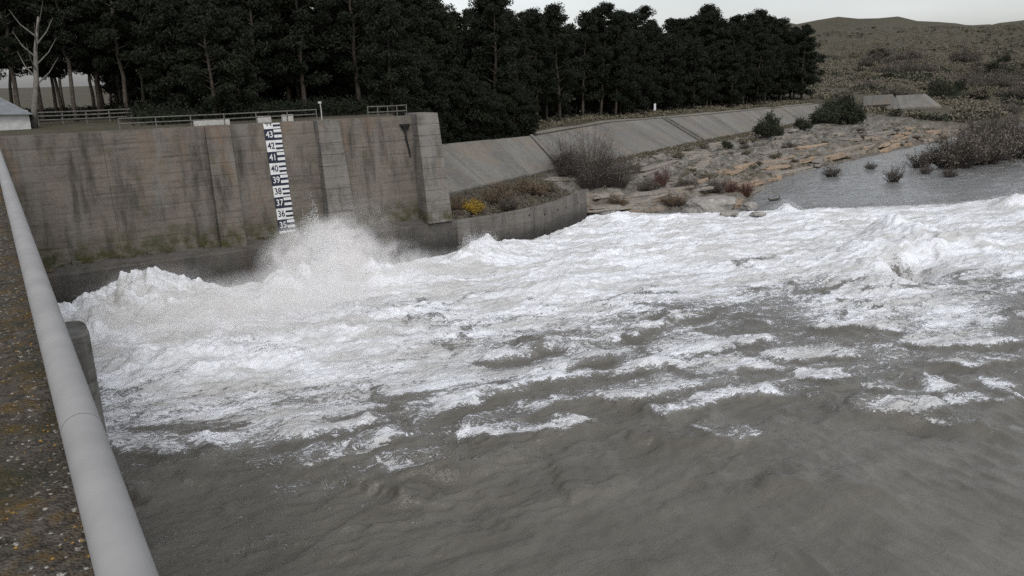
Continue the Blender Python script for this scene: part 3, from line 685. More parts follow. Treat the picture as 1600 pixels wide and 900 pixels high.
# second lining farther downstream, cracked
p0 = hit(1345, 169); p1 = hit(1468, 165); p1[2] = p0[2]; p1 = at(1468, 165, p0[2]); q0 = at(1347, 150, p0[2]+3.9); q1 = at(1446, 144, p0[2]+4.1); p0[2] += .3; p1[2] += .3
rv2 = thing('broken_slab', 'short cracked concrete slope lining beyond the dark green shrubs', 'embankment', (p0[0], p0[1], 3))
def quad_slab(a, b, c, d, th=3):
    m = MB(); dn = np.array([0, 0, -th]); m.hexa([a+dn, b+dn, c+dn, d+dn], [a, b, c, d]); return m
L_ = lambda a, b, t_: a+(b-a)*t_
q0b = q0+np.array([0, 4.5, 0]); 
for (t0, t1, dz) in ((0, .47, 0), (.5, 1, -.5)):
    z_ = np.array([0, 0, dz]); o = quad_slab(L_(p0, p1, t0)+z_, L_(p0, p1, t1+.03)+z_, L_(q0, q1, t1)+z_, L_(q0, q1, t0+.02)+z_).build('slab', M['slab'], rv2); local(o)

# ================================================================== BOULDERS on the shelf
M['rock'] = mat_plain('grey_limestone', (.27, .255, .235), .95, .35, 1.2, .15, .15)
def boulder_mesh(sx, sy, sz, seed):
    bm = bmesh.new(); bmesh.ops.create_icosphere(bm, subdivisions=4, radius=1)
    co = np.array([v.co for v in bm.verts]); 
    d = 1+.30*fbm(co[:, 0]*1.1+co[:, 2], co[:, 1]*1.1-co[:, 2]*.7, 4, seed)+.12*np.round(3*perlin(co[:, 2]*2.5, co[:, 0]*.3, seed))/3
    for v, c_, k in zip(bm.verts, co, d):
        q = np.sign(c_)*np.abs(c_)**.75*k; v.co = (q[0]*sx, q[1]*sy, max(q[2], -.4)*sz)
    me = bpy.data.meshes.new('boulder'); bm.to_mesh(me); bm.free(); me.polygons.foreach_set('use_smooth', [False]*len(me.polygons)); return me
for px, py, s_, lab in [(1108, 322, (3.3, 2.2, 1.25), 'broad flat topped grey boulder at the water edge below the shrubs'), (1172, 322, (1.0, .9, .6), 'small pale boulder right of the broad flat one'),
                        (945, 330, (1.6, .9, .5), 'low grey stone beside the wing wall end'), (1015, 318, (2.6, 1.4, .7), 'grey rock lump between wing wall and brown bush'),
                        (948, 318, (.6, .5, .4), 'pale round stone behind the wing wall end'),
                        (1185, 333, (.9, .6, .3), 'dark wet stone among the foam'), (1140, 332, (1.2, .6, .4), 'wet pale stone under the broad boulder')]:
    p = at(px, py, .5); o = link('boulder', boulder_mesh(*s_, seed=int(px) % 91), M['rock']); o.location = (p[0], p[1], .35); o.rotation_euler = (0, 0, random.uniform(-.4, .4)); tag(o, lab, 'rock')
def ledge_mesh(L, W, Tt, seed):
    g = random.Random(seed); n = 16; V = []; rings = 5
    ol = []
    for i in range(n):
        a = 2*math.pi*i/n; r = g.uniform(.72, 1.1); ol.append((math.copysign(abs(math.cos(a))**.7, math.cos(a))*L/2*r, math.copysign(abs(math.sin(a))**.7, math.sin(a))*W/2*r))
    for k in range(rings):
        z = Tt*(k/(rings-1)-.55); sc = 1-.07*k+(.06 if k % 2 else -.05)+g.uniform(-.03, .03)
        for x, y in ol: V.append((x*sc+g.uniform(-.06, .06), y*sc+g.uniform(-.06, .06), z+(g.uniform(-.07, .07) if k in (0, rings-1) else 0)))
    Fs = [(k*n+i, k*n+(i+1) % n, (k+1)*n+(i+1) % n, (k+1)*n+i) for k in range(rings-1) for i in range(n)]
    V.append((0, 0, Tt*.5)); c_ = len(V)-1; Fs += [((rings-1)*n+i, (rings-1)*n+(i+1) % n, c_) for i in range(n)]
    me = bpy.data.meshes.new('rock_ledge'); me.from_pydata(V, [], Fs); me.update(); return me
def ledge_material(name, a, b, c2):
    t = NT(name); z = t.noise(t.map((.15, .15, 5)), 1, 5, .65); f_ = t.noise(t.pos, 2.2, 7, .7); oi = t.n.new('ShaderNodeObjectInfo')
    c = t.mix(t.rng(f_, .35, .65), a, b); c = t.mix(t.rng(z, .5, .62, 0, .6), c, tuple(q*.45 for q in a)); c = t.mix(t.rng(t.noise(t.pos, .6, 5, .65), .45, .62, 0, .8), c, c2)
    c = t.mix(t.math('MULTIPLY', oi.outputs['Random'], .45), c, tuple(q*.5 for q in b)); t.bump(t.math('ADD', f_, z), .7, .1); return t.fin(c, .95, .12)
M['ledge'] = ledge_material('limestone_ledge', (.16, .145, .125), (.36, .335, .30), (.25, .195, .14))
M['ledge_o'] = ledge_material('orange_limestone_ledge', (.20, .16, .125), (.42, .335, .25), (.38, .255, .16))
LM = [ledge_mesh(9, 2.0, .75, 1), ledge_mesh(14, 2.4, .9, 2), ledge_mesh(4, 1.8, .7, 3), ledge_mesh(5.5, 3, .6, 4), ledge_mesh(2.2, 1.3, .6, 5)]
LO = [m_.copy() for m_ in LM]
for m_ in LM: m_.materials.append(M['ledge'])
for m_ in LO: m_.materials.append(M['ledge_o'])
rl = random.Random(31); nl = 0
while nl < 130:
    x = rl.uniform(62, 200); s0 = float(ys_(x)); b0 = float(yb(x))-2; f_ = rl.random()**1.3; y = s0+.6+(b0-s0)*f_
    orange = f_ < .4 and x > 78 and rl.random() < .7
    o = bpy.data.objects.new('rock_ledge', rl.choice((LO if orange else LM)+(LO if orange else LM)[:2]*2)); C.objects.link(o)
    sl_ = math.atan2(float(ys_(x+4))-float(ys_(x-4)), 8); o.rotation_euler = (rl.gauss(0, .05), rl.gauss(0, .04), min(sl_, .6)*.7+.12+rl.gauss(0, .12)); q = rl.uniform(.45, 1.05)
    o.scale = (q*rl.uniform(.8, 1.5), q*rl.uniform(.7, 1.1), q*rl.uniform(.7, 1.3)); o.location = (x, y, max(gz(x, y), 0)+.12)
    tag(o, 'orange stained limestone ledge along the calm water edge' if orange else 'grey limestone ledge lying on the rock shelf', 'rock', 'orange ledges at the water edge' if orange else 'grey ledges on the rock shelf'); nl += 1
# driftwood
M['bark'] = mat_plain('grey_bark', (.07, .062, .054), .95, .4, 8)
p = at(1210, 314); dw = thing('driftwood', 'dark drifting branch in the calm water beside the foam', 'branch', (p[0], p[1], .05))
m = MB(); m.tube([(-1.3, 0, .5), (-.9, 0, .15), (0, .1, .1), (.9, 0, .18), (1.1, 0, .6)], [.06, .13, .2, .13, .05], 7); m.build('stem', M['bark'], dw, True)

# ================================================================== VEGETATION
def leaf_cloud(centers, radii, n, size, flat=.75, up_bias=0, tri=True, seed=0):
    g = np.random.default_rng(seed); k = g.integers(0, len(centers), n)
    c = np.asarray(centers)[k]; r = np.asarray(radii)[k]
    d = g.normal(size=(n, 3)); d /= np.linalg.norm(d, axis=1)[:, None]; rad = g.random(n)**.45
    p = c+d*(rad*r)[:, None]*np.array([1, 1, flat])
    a = g.normal(size=(n, 3)); a /= np.linalg.norm(a, axis=1)[:, None]; b = np.cross(a, g.normal(size=(n, 3))); b /= np.linalg.norm(b, axis=1)[:, None]
    s = size*g.uniform(.6, 1.5, n)[:, None]
    V = np.stack([p-a*s, p+b*s*.45, p+a*s, p-b*s*.45], 1).reshape(-1, 3)
    return V, np.arange(n*4).reshape(-1, 4)
def mat_leaf(name, c0, c1, c2=None):
    t = NT(name); n = t.noise(t.pos, 1.4, 4); c = t.mix(t.rng(n, .35, .65), c0, c1)
    if c2: c = t.mix(t.rng(t.noise(t.pos, .5, 2), .5, .62), c, c2)
    oi = t.n.new('ShaderNodeObjectInfo'); c = t.mix(t.rng(oi.outputs['Random'], 0, 1, 0, .35), c, tuple(q*.55 for q in c0))
    return t.fin(c, .8, .15)
M['needles'] = mat_leaf('pine_needles', (.011, .014, .009), (.026, .032, .019), (.019, .023, .014))
M['trunk'] = mat_plain('pine_bark', (.075, .062, .05), .95, .4, 3)
M['paletrunk'] = mat_plain('pale_bark', (.14, .13, .115), .9, .3, 3)
def make_pine(seed, hgt, crown0, spread, lean=.03):
    g = random.Random(seed); root = thing('pine_tree', '', 'tree')
    tr = [(0, 0, -.4)]; 
    for i in range(1, 8): tr.append((g.gauss(0, lean)*i, g.gauss(0, lean)*i, hgt*.93*i/7))
    m = MB(); m.tube(tr, [.22*(1-i/8.5)+.03 for i in range(8)], 7); m.build('trunk', M['trunk'], root, True)
    cs = []; rs = []; m = MB()
    nb = 34
    for i in range(nb):
        z = crown0+(hgt-crown0)*(i/(nb-1))**.9; t_ = (z-crown0)/(hgt-crown0)
        rmax = spread*(math.sin(math.pi*(.18+.78*t_))**.8)*g.uniform(.55, 1.1); an = i*2.4+g.uniform(-.5, .5)
        k = min(int(z/hgt/.93*7), 6); q = tr[k]
        e = Vector((q[0]+math.cos(an)*rmax, q[1]+math.sin(an)*rmax, z+g.uniform(-.2, .6)))
        m.tube([(q[0], q[1], z-.5), tuple(Vector((q[0], q[1], z-.3)).lerp(e, .5)+Vector((0, 0, .15))), tuple(e)], [.07, .045, .02], 4, False)
        cs.append(e); rs.append(g.uniform(.7, 1.25)); cs.append(Vector((q[0], q[1], z)).lerp(e, .55)); rs.append(g.uniform(.6, 1.0))
    m.build('limbs', M['trunk'], root, True)
    V, Fq = leaf_cloud([tuple(c) for c in cs], rs, 15000, .15, .62, seed=seed)
    link('crown', mesh_np('crown', V, Fq, False), M['needles'], root)
    return root
pines = [make_pine(1, 13.5, 2.0, 3.0), make_pine(2, 12.0, 1.2, 3.3), make_pine(3, 15, 3.0, 3.0), make_pine(4, 11, 1.0, 2.8)]
tall = [make_pine(11, 16.5, 5.6, 3.2, .05), make_pine(12, 15.5, 6.2, 3.0, .07)]
used = set(); spots = []
def far_enough(x, y, d):
    return all((x-a)**2+(y-b)**2 > d*d for a, b in spots)
def plant(kind, x, y, sc, label, group):
    src = kind
    o = src if src.name not in used else copy_tree(src)
    used.add(src.name); o.location = (x, y, gz(x, y)-.1); o.rotation_euler = (random.gauss(0, .03), random.gauss(0, .03), random.uniform(0, 6.28)); o.scale = (sc,)*3
    tag(o, label, 'tree', group); spots.append((x, y)); return o
def clear(): 
    pass
r2 = random.Random(5)
# the open grove at the left: bare trunks with sky between them
for x, y in [(-6, 96), (-1.5, 100), (3.0, 97), (5.6, 101), (8.2, 96.5), (10.5, 100), (12.6, 95), (6.9, 107), (1.5, 109), (12.2, 105), (15, 99), (-8, 106), (14.8, 109), (0, 118), (4, 124), (9, 119), (13, 126), (-6, 122), (18, 118), (7, 134), (16, 136), (1, 140), (11, 145)]:
    plant(tall[r2.randrange(2)], x+r2.uniform(-.6, .6), y, r2.uniform(.85, 1.1), 'tall pine with bare lower trunk in the open grove behind the hut', 'pines of the open grove')
# low skirted pines hanging over the top of the slope just past the wall
low_pine = make_pine(14, 8.5, .1, 3.4)
for x in (45.5, 47.8, 50.2, 52.6, 55.2, 57.6, 60.0, 62.4, 64.5, 67):
    plant(low_pine, x, float(yt(x))+r2.uniform(2.2, 3.6), r2.uniform(.8, 1.1)*(1 if x < 58 else .75), 'low dark pine hanging over the slope crest just past the wall end', 'low pines past the wall end')
# dense dark wood behind the wall
n = 0
while n < 75:
    x = r2.uniform(15, 56); y = r2.uniform(80, 128)
    if (y < 80.5) or (x > 38 and y < float(yt(x))+2.5) or not far_enough(x, y, 2.6) or (x > 45 and y > 118): 
        n += .02; continue
    plant(pines[r2.randrange(4)], x, y, r2.uniform(.85, 1.2), 'dark pine in the dense wood behind the tall wall', 'pines behind the tall wall'); n += 1
n = 0
while n < 150:
    x = r2.uniform(48, 222); d = r2.uniform(0, 1)**1.3*34+(4.5 if x < 72 else 8.5); y = float(yt(x))+d
    if not far_enough(x, y, 3.0): n += .02; continue
    plant(pines[r2.randrange(4)], x, y, r2.uniform(1.0, 1.3)*(1+.45*(x-48)/170), 'dark pine in the wood above the sloping concrete bank', 'pines above the sloping bank'); n += 1
for px, py, lab in [(1023, 160, 'dark pine standing straight behind the white marker board'), (1048, 178, 'dark pine at the head of the slope steps'), (822, 205, 'dark pine above the kerb joint of the concrete slope'),
                    (1290, 150, 'last dark pine at the far right end of the wood'), (1200, 160, 'dark pine above the rounded green bush at the slope toe'), (930, 185, 'dark pine behind the big bare shrub'), (1120, 165, 'dark pine right of the marker board and the steps')]:
    b = at(px, py, 9); ang_ = b[0]/b[1]
    cands = [o for o in C.objects if o.get('group') == 'pines above the sloping bank' and abs(o.location.x/o.location.y-ang_) < .05]
    if cands:
        o = min(cands, key=lambda o: o.location.y-float(yt(o.location.x))+60*abs(o.location.x/o.location.y-ang_)); o['label'] = lab
# leaning pale tree by the hut
p = (4.1, 86.5)
lt = thing('leaning_tree', 'pale bare trunk leaning right beside the small white hut', 'tree', (p[0], p[1], 13.0))
m = MB(); m.tube([(-.3, 0, 0), (0, 0, 2), (.55, .2, 4.4), (.9, .3, 7), (1.6, .5, 10)], [.3, .26, .22, .17, .08], 8); m.build('trunk', M['paletrunk'], lt, True)
m = MB()
for k in range(9):
    z = 4+k*.6; a = k*2.2; m.tube([(.5+.1*k, .2, z), (.5+math.cos(a)*1.2+.1*k, math.sin(a), z+1.1), (.6+math.cos(a)*2.0+.1*k, math.sin(a)*1.8, z+2.4)], [.08, .05, .015], 5, False)
m.build('branches', M['paletrunk'], lt, True)

# ---- shrubs
def make_shrub(seed, rad, hgt, ntw, nleaf, leafmat, twigmat, lsize=.09, upright=.6, twr=.012, dense=1.0):
    g = random.Random(seed); root = thing('shrub', '', 'bush'); m = MB(); tips = []
    for i in range(ntw):
        a = g.uniform(0, 6.283); r = rad*math.sqrt(g.random()); b = (math.cos(a)*r*.35, math.sin(a)*r*.35, -.1)
        lob = .62+.38*math.sin(a*2+seed)*math.sin(a*3+seed*1.7)+.25*math.sin(r/rad*5+a*4+seed); hh = hgt*g.uniform(.4, 1.05)*max(.3, lob)*(1-.35*(r/rad)**2); e = Vector((math.cos(a)*r, math.sin(a)*r, hh))
        mid = Vector(b).lerp(e, .5)+Vector((g.gauss(0, .06), g.gauss(0, .06), hgt*.08))*upright
        m.tube([b, tuple(mid), tuple(e)], [twr*1.6, twr, twr*.4], 3, False); tips.append(tuple(e)); tips.append(tuple(mid.lerp(e, .4)))
        for q in range(3):
            s_ = mid.lerp(e, g.uniform(.1, .9)); e2 = s_+Vector((g.gauss(0, .25), g.gauss(0, .25), g.uniform(.1, .45)))*hgt*.35
            m.tube([tuple(s_), tuple(e2)], [twr*.8, twr*.3], 3, False); tips.append(tuple(e2))
    m.build('twigs', twigmat, root, False)
    if nleaf:
        V, Fq = leaf_cloud(tips, [hgt*.13*dense]*len(tips), nleaf, lsize, .8, seed=seed)
        V[:, 2] = np.maximum(V[:, 2], .0)
        link('leaves', mesh_np('leaves', V, Fq, False), leafmat, root)
    return root
M['twig'] = mat_plain('bare_twigs', (.07, .06, .055), .95, .3, 4)
M['redtwig'] = mat_plain('red_brown_twigs', (.12, .062, .05), .95, .3, 4)
M['l_grey'] = mat_leaf('dead_grey_leaves', (.12, .105, .085), (.21, .185, .145))
M['l_brown'] = mat_leaf('russet_leaves', (.12, .085, .055), (.2, .14, .085))
M['l_yellow'] = mat_leaf('yellow_leaves', (.30, .20, .035), (.46, .30, .04), (.24, .17, .06))
M['l_green'] = mat_leaf('dark_green_leaves', (.024, .03, .018), (.05, .056, .032))
M['l_olive'] = mat_leaf('olive_scrub_leaves', (.135, .122, .088), (.23, .205, .145))
M['l_red'] = mat_leaf('red_brown_leaves', (.10, .055, .045), (.15, .085, .065))
K = {'bare': make_shrub(21, 2.6, 5.2, 340, 1300, M['l_grey'], M['twig'], .045, 1, .009, 1.2),
     'brown': make_shrub(22, 1.6, 1.9, 150, 2600, M['l_brown'], M['twig'], .06),
     'yellow': make_shrub(23, 1.5, 1.9, 120, 3000, M['l_yellow'], M['twig'], .07),
     'green': make_shrub(24, 1.5, 2.6, 120, 4600, M['l_green'], M['twig'], .10, dense=1.3),
     'olive': make_shrub(25, 1.8, 1.9, 140, 3600, M['l_olive'], M['twig'], .09, dense=1.2),
     'red': make_shrub(26, 1.1, 2.2, 150, 900, M['l_red'], M['redtwig'], .05, 1),
     'reed': make_shrub(28, 1.5, 2.2, 130, 500, M['l_grey'], M['twig'], .06, 1.2, .016),
     'thicket': make_shrub(27, 2.6, 3.2, 380, 2600, M['l_grey'], M['twig'], .07, 1, .014)}
kused = set()
def shrub(kind, px, py, z, sc, label, group=None, sz=1.0, xy=None, float_=False):
    p = (at(px, py, 0) if float_ else hit(px, py)) if xy is None else np.array([xy[0], xy[1], 0])
    o = K[kind] if kind not in kused else copy_tree(K[kind]); kused.add(kind)
    zz = gz(p[0], p[1]) if not float_ else 0.0
    o.location = (p[0], p[1], max(zz, -.1)-.05); o.rotation_euler = (0, 0, random.uniform(0, 6.28)); o.scale = (sc*random.uniform(.75, 1.3), sc*random.uniform(.75, 1.2), sc*sz*random.uniform(.85, 1.2))
    tag(o, label, 'bush', group); return o
shrub('yellow', 740, 333, 2.9, 1.0, 'bright yellow bush at the foot of the wall end', sz=.95)
shrub('brown', 712, 330, 2.9, .7, 'small russet bush left of the yellow bush')
shrub('brown', 778, 318, 2.9, 1.25, 'russet bush right of the yellow bush')
shrub('brown', 830, 305, 3.0, 1.15, 'pale brown bush between the yellow bush and the bare tree')
shrub('thicket', 795, 330, 2.8, .62, 'dark low twiggy growth behind the low wing wall')
shrub('olive', 850, 300, 3.0, .7, 'olive scrub clump left of the big bare shrub')
shrub('bare', 925, 294, 3.0, 1.85, 'big bare grey shrub in front of the concrete slope', sz=1.1)
shrub('bare', 888, 280, 3.4, 1.5, 'dark bare shrub left of the biggest bare shrub')
shrub('bare', 962, 292, 2.8, 1.35, 'lower bare shrub right of the biggest bare shrub')
shrub('green', 880, 262, 3.8, .9, 'dark green bush at the toe of the slope joint')
shrub('brown', 965, 325, 1.6, .8, 'small brown bush beyond the wing wall end')
shrub('brown', 1052, 322, 1.0, .9, 'tan bush left of the broad flat boulder', sz=1.15)
shrub('red', 1033, 292, 2.0, 1.15, 'upright dark red shrub above the grey rocks', sz=1.2)
shrub('red', 1165, 308, 1.2, 1.3, 'reddish twiggy shrub at the point above the calm water')
shrub('red', 1140, 300, 1.5, 1.1, 'red brown shrub left of the reddish point shrub')
shrub('thicket', 1075, 298, 1.8, .72, 'low dark shrub behind the broad flat boulder')
shrub('thicket', 1115, 302, 1.6, .62, 'dark twiggy shrub on the ledge behind the boulder')
shrub('thicket', 1010, 298, 2.0, .7, 'grey shrub left of the upright red shrub')
shrub('olive', 990, 270, 3.0, .8, 'olive shrub at the foot of the slope right of the bare shrubs')
shrub('green', 1198, 214, 3.2, 1.75, 'dark green rounded bush at the toe of the far slope', sz=1.15)
shrub('green', 1213, 216, 3.0, .9, 'smaller green bush right of the rounded one at the slope toe')
shrub('green', 1254, 202, 3.0, 1.3, 'dark green bush near the far end of the slope')
shrub('green', 1135, 232, 3.0, .7, 'low green bush at the toe below the steps')
shrub('green', 1306, 194, 3.0, 3.3, 'large dark green bush at the far end of the slope')
shrub('green', 1330, 194, 3.0, 2.0, 'tall dark green bush right of the large one', sz=1.75)
shrub('green', 1290, 192, 3.0, 2.2, 'dark green bush touching the slope end')
for i, (px, py) in enumerate([(1075, 238), (1100, 232), (1060, 247), (1160, 226), (1175, 222)]):
    shrub('olive', px, py, 3.2, .55, 'low olive scrub along the toe of the concrete slope', 'scrub along the slope toe')
for px, py, s_, lab in [(1437, 262, 1.35, 'grey bush standing in the calm water'), (1395, 284, .85, 'small drowned bush nearest the foam'), (1300, 276, .8, 'flat drowned twigs left in the calm water'), (1446, 272, .6, 'drowned twigs below the grey water bush'), (1482, 277, .6, 'small drowned bush right of the others'), (1360, 264, .5, 'tiny drowned bush near the orange ledge')]:
    shrub('reed', px, py, 0, s_*1.6, lab, None, .95, float_=True)
for i, (px, py, s_, lab) in enumerate([(1490, 262, 1.5, 'leftmost brown thicket at the far water edge'), (1525, 255, 1.7, 'dense brown thicket with its foot in the water'), (1560, 248, 1.6, 'brown thicket near the right edge'), (1600, 246, 1.8, 'large brown thicket cut by the right edge'), (1640, 246, 1.8, 'brown thicket just beyond the right edge'), (1545, 225, 1.6, 'brown thicket behind the water edge row'), (1585, 222, 1.8, 'upper brown thicket by the right edge')]):
    shrub('thicket', px, py, 0, s_*1.35, lab, None, 1.05, float_=True)
r3 = random.Random(9)
for i in range(150):                                          # scrub on the shelf
    px = r3.uniform(1080, 1500); f_ = r3.random()**.7; y0 = 235-(px-1080)*.14; y1 = 290-(px-1080)*.17; py = y0+(y1-y0)*f_
    if float(fbm(np.array([px*.02]), np.array([py*.07]), 3, 161)[0]) < .06: continue
    shrub(r3.choice(['olive', 'thicket', 'brown', 'olive']), px, py, 2.2, r3.uniform(.2, .6), 'low scrub tuft on the limestone shelf', 'scrub tufts on the limestone shelf', .7)
for i in range(120):                                         # scrub covering the valley side
    b = r3.uniform(1.45, 2.9); rr = 235+330*r3.random()**1.3; y = rr/math.sqrt(1+b*b); x = y*b
    if y < float(ys_(x))+10 or (x < 215 and y > float(yt(x))-2): continue
    if p0[0]/p0[1]-.06 < b < p1[0]/p1[1]+.1 and rr < np.hypot(p0[0], p0[1])+30: continue
    s_ = r3.uniform(1.3, 2.8)*(rr/260)**.5
    shrub(r3.choice(['olive', 'thicket', 'thicket', 'olive', 'green']), 0, 0, 0, s_, 'grey olive scrub bush on the valley side downstream', 'scrub bushes on the valley side', .8, xy=(x, y))
def cover(name, n, pick, size, mat, seed, zr):
    g = np.random.default_rng(seed); P = pick(g, n); z = terrain(P[:, 0], P[:, 1]); ok = z > .15; P = P[ok]; z = z[ok]
    V, Fq = leaf_cloud(np.column_stack([P, z+zr*.35]), zr*g.uniform(.5, 1.2, len(P)), len(P)*26, size, .6, seed=seed)
    return tag(link(name, mesh_np(name, V, Fq, False), mat), kind='stuff')
def pick_valley(g, n):
    b = g.uniform(1.35, 3.2, n*2); rr = 225+650*g.random(n*2)**1.6; y = rr/np.sqrt(1+b*b); x = y*b; k = (y > ys_(x)+9)*((x > 222)|(y > yt(x)+42))*(fbm(x*.03, y*.03, 3, 141) > -.25)*~((b > p0[0]/p0[1]-.04)*(b < p1[0]/p1[1]+.06)*(rr > np.hypot(p0[0], p0[1])-7)*(rr < np.hypot(p0[0], p0[1])+24)); return np.column_stack([x, y])[k][:n]
cover('valley_scrub', 4200, pick_valley, .42, M['l_olive'], 51, 1.9)
def pick_valley2(g, n):
    P = pick_valley(g, n*2); return P[fbm(P[:, 0]*.02, P[:, 1]*.02, 3, 145) > .02][:n]
cover('dark_valley_scrub', 1400, pick_valley2, .45, M['l_green'], 52, 2.4)
cover('grey_valley_scrub', 2600, pick_valley, .42, M['l_grey'], 56, 2.2)
def pick_toe(g, n):
    x = g.uniform(66, 205, n); y = yb(x)-.2-np.abs(g.normal(size=n))*1.1; return np.column_stack([x, y])
cover('toe_scrub', 900, pick_toe, .13, M['l_olive'], 53, .55)
def pick_bank(g, n):
    x = g.uniform(38, 60, n); y = np.interp(x, LW[:, 0], LW[:, 1])+1.0+g.random(n)*np.maximum(yb(x)-np.interp(x, LW[:, 0], LW[:, 1])-1.5, 1); return np.column_stack([x, y])
cover('bank_scrub', 420, pick_bank, .10, M['l_grey'], 54, .5)
def pick_shelf(g, n):
    x = g.uniform(64, 205, n*2); y = ys_(x)+2+g.random(n*2)*(yb(x)-ys_(x)-2); k = fbm(x*.1, y*.15, 3, 151) > .05; return np.column_stack([x, y])[k][:n]
cover('shelf_scrub', 700, pick_shelf, .11, M['l_olive'], 55, .42)
def pick_crest(g, n):
    x = g.uniform(60, 215, n); y = yt(x)+4.5+g.random(n)*10; return np.column_stack([x, y])
def pick_wood(g, n):
    x = g.uniform(13, 58, n); y = np.maximum(80.5, np.where(x > 42, yt(x)+3, 0))+g.random(n)**1.3*34; return np.column_stack([x, y])
cover('dark_wood_undergrowth', 3600, pick_wood, .15, M['needles'], 58, 2.0)
def pick_grove(g, n):
    x = g.uniform(-16, 24, n); y = 101+g.random(n)*40; return np.column_stack([x, y])
cover('grove_undergrowth', 900, pick_grove, .16, M['needles'], 60, .75)
def pick_wood2(g, n):
    x = g.uniform(58, 215, n); y = yt(x)+11+g.random(n)*26; return np.column_stack([x, y])
cover('far_wood_undergrowth', 2600, pick_wood2, .15, M['needles'], 59, .8)
cover('wood_undergrowth', 900, pick_crest, .2, M['l_olive'], 57, .6)
for k in K:
    if k not in kused: bpy.data.objects.remove(K[k])

# ================================================================== DAM PARAPET IN FRONT
def parapet_material():
    t = NT('mossy_exposed_aggregate'); p = t.pos
    v = t.vor(p, 105, 'F1', 'Distance'); vc = t.vor(p, 105, 'F1', 'Color')
    n = t.noise(p, 9, 6, .7); n2 = t.noise(p, 28, 5, .7); n3 = t.noise(p, 2.5, 4, .6)
    c = t.mix(t.rng(n2, .35, .65), (.035, .031, .027), (.12, .105, .085))
    c = t.mix(t.math('MULTIPLY', t.rng(v, .1, .45, 1, 0), t.rng(t.sep(vc)[0], .55, .75)), c, (.13, .108, .085))
    c = t.mix(t.rng(t.sep(vc)[1], .965, .98), c, (.36, .34, .31))
    c = t.mix(t.math('MULTIPLY', t.rng(n, .5, .66), .8), c, (.125, .078, .02))
    c = t.mix(t.math('MULTIPLY', t.rng(n3, .5, .65), .6), c, (.032, .034, .018))
    t.bump(t.math('ADD', t.math('MULTIPLY', v, -1.0), n2), .8, .012)
    return t.fin(c, .95, .15)
M['parapet'] = parapet_material()
dam = thing('dam_parapet', 'dark mossy parapet top with lichen at the lower left', 'parapet', (-.4, 20, 15))
nx_, ny_ = 90, 700
xs = np.linspace(-1.3, .075, nx_); ysd = np.concatenate([np.linspace(-3, 6, 420), 6+60*np.linspace(0, 1, ny_-420)[1:]**1.6, [66.2]])
PX, PY = np.meshgrid(xs, ysd); PZ = 15.93+.012*fbm(PX*9, PY*9, 4, 131)+.01*billow(PX*26, PY*26, 2, 133)
me = mesh_np('coping', np.stack([PX, PY, PZ], -1).reshape(-1, 3), grid_faces(nx_, len(ysd))); o = link('coping', me, M['parapet'], dam); local(o)
m = MB(); m.box((-1.3, -3, -3), (.07, 66.2, 15.9)); o = m.build('dam_face', M['pier'], dam); local(o)
# loose bits: grit, flakes of lichen
gg = np.random.default_rng(5); n = 5200; gyv = -0.3+gg.random(n)**2.2*11; gxv = gg.uniform(-1.2, .06, n); s_ = gg.uniform(.002, .0055, n)*(1+.3*gyv/6)
tet = np.array([(1, 0, -.5), (-.5, .87, -.4), (-.5, -.87, -.5), (.1, .1, .9)])
ang = gg.uniform(0, 6.28, n); ca, sa = np.cos(ang), np.sin(ang)
V = tet[None]*s_[:, None, None]*np.array([1, 1, .55]); V = np.stack([V[..., 0]*ca[:, None]-V[..., 1]*sa[:, None], V[..., 0]*sa[:, None]+V[..., 1]*ca[:, None], V[..., 2]], -1)
V += np.stack([gxv, gyv, np.full(n, 15.946)], -1)[:, None]
Fq = (np.array([(0, 1, 3), (1, 2, 3), (2, 0, 3)])[None]+np.arange(n)[:, None, None]*4).reshape(-1, 3)
def grit_material():
    t = NT('pale_and_orange_grit'); v = t.vor(t.pos, 45, 'F1', 'Color'); s = t.sep(v)
    c = t.mix(t.rng(s[0], .45, .55), (.045, .038, .03), (.19, .17, .14)); c = t.mix(t.rng(s[1], .68, .7), c, (.30, .17, .035)); return t.fin(c, .9)
o = link('grit', mesh_np('grit', V.reshape(-1, 3), Fq, False), grit_material(), dam); tag(o, kind='stuff'); local(o)
# handrail pipe
M['pipe'] = mat_plain('pale_grey_painted_steel', (.30, .296, .29), .75, .10, 5, .2)
hr = thing('handrail', 'thick pale grey handrail pipe along the dam parapet', 'handrail', (.096, 0, 15.99))
PR = .0565; yj = float(at(165, 660, 16.0)[1])
for a_, b_ in ((-3, yj-.0015), (yj+.0015, 65.9)):
    m = MB(); m.tube([(0, a_+(b_-a_)*k/24, 0) for k in range(25)], PR, 40, False); m.build('pipe', M['pipe'], hr, True)
m = MB(); m.tube([(0, yj-.02, 0), (0, yj+.02, 0)], PR-.004, 32); m.build('sleeve', M['iron'], hr, True)
for y in (-1, 1.0, 4.4, 8, 12, 16, 20, 26, 32, 40, 50, 60):
    m = MB(); m.tube([(-.0, y, -.15), (-.0, y, -.02)], .025, 8); m.build('bracket', M['pipe'], hr, True)
# pier nose
pr = thing('dam_pier', 'mossy concrete pier head just beyond the handrail pipe', 'pier', (1, 25.8, 0))
m = MB(); pts = [(-.9, -.9), (.35, -.9), (.52, -.78), (.58, -.5), (.58, .5), (.5, .75), (.3, .85), (-.9, .85)]
N_ = len(pts); vs = [(x, y, -3) for x, y in pts]+[(x, y, 9.95) for x, y in pts]+[(x*.93-.02, y*.93, 10.03) for x, y in pts]
fs = [(i, (i+1) % N_, N_+(i+1) % N_, N_+i) for i in range(N_)]+[(N_+i, N_+(i+1) % N_, 2*N_+(i+1) % N_, 2*N_+i) for i in range(N_)]+[tuple(range(2*N_, 3*N_))]
m.add(vs, fs); m.build('shaft', M['pier'], pr)

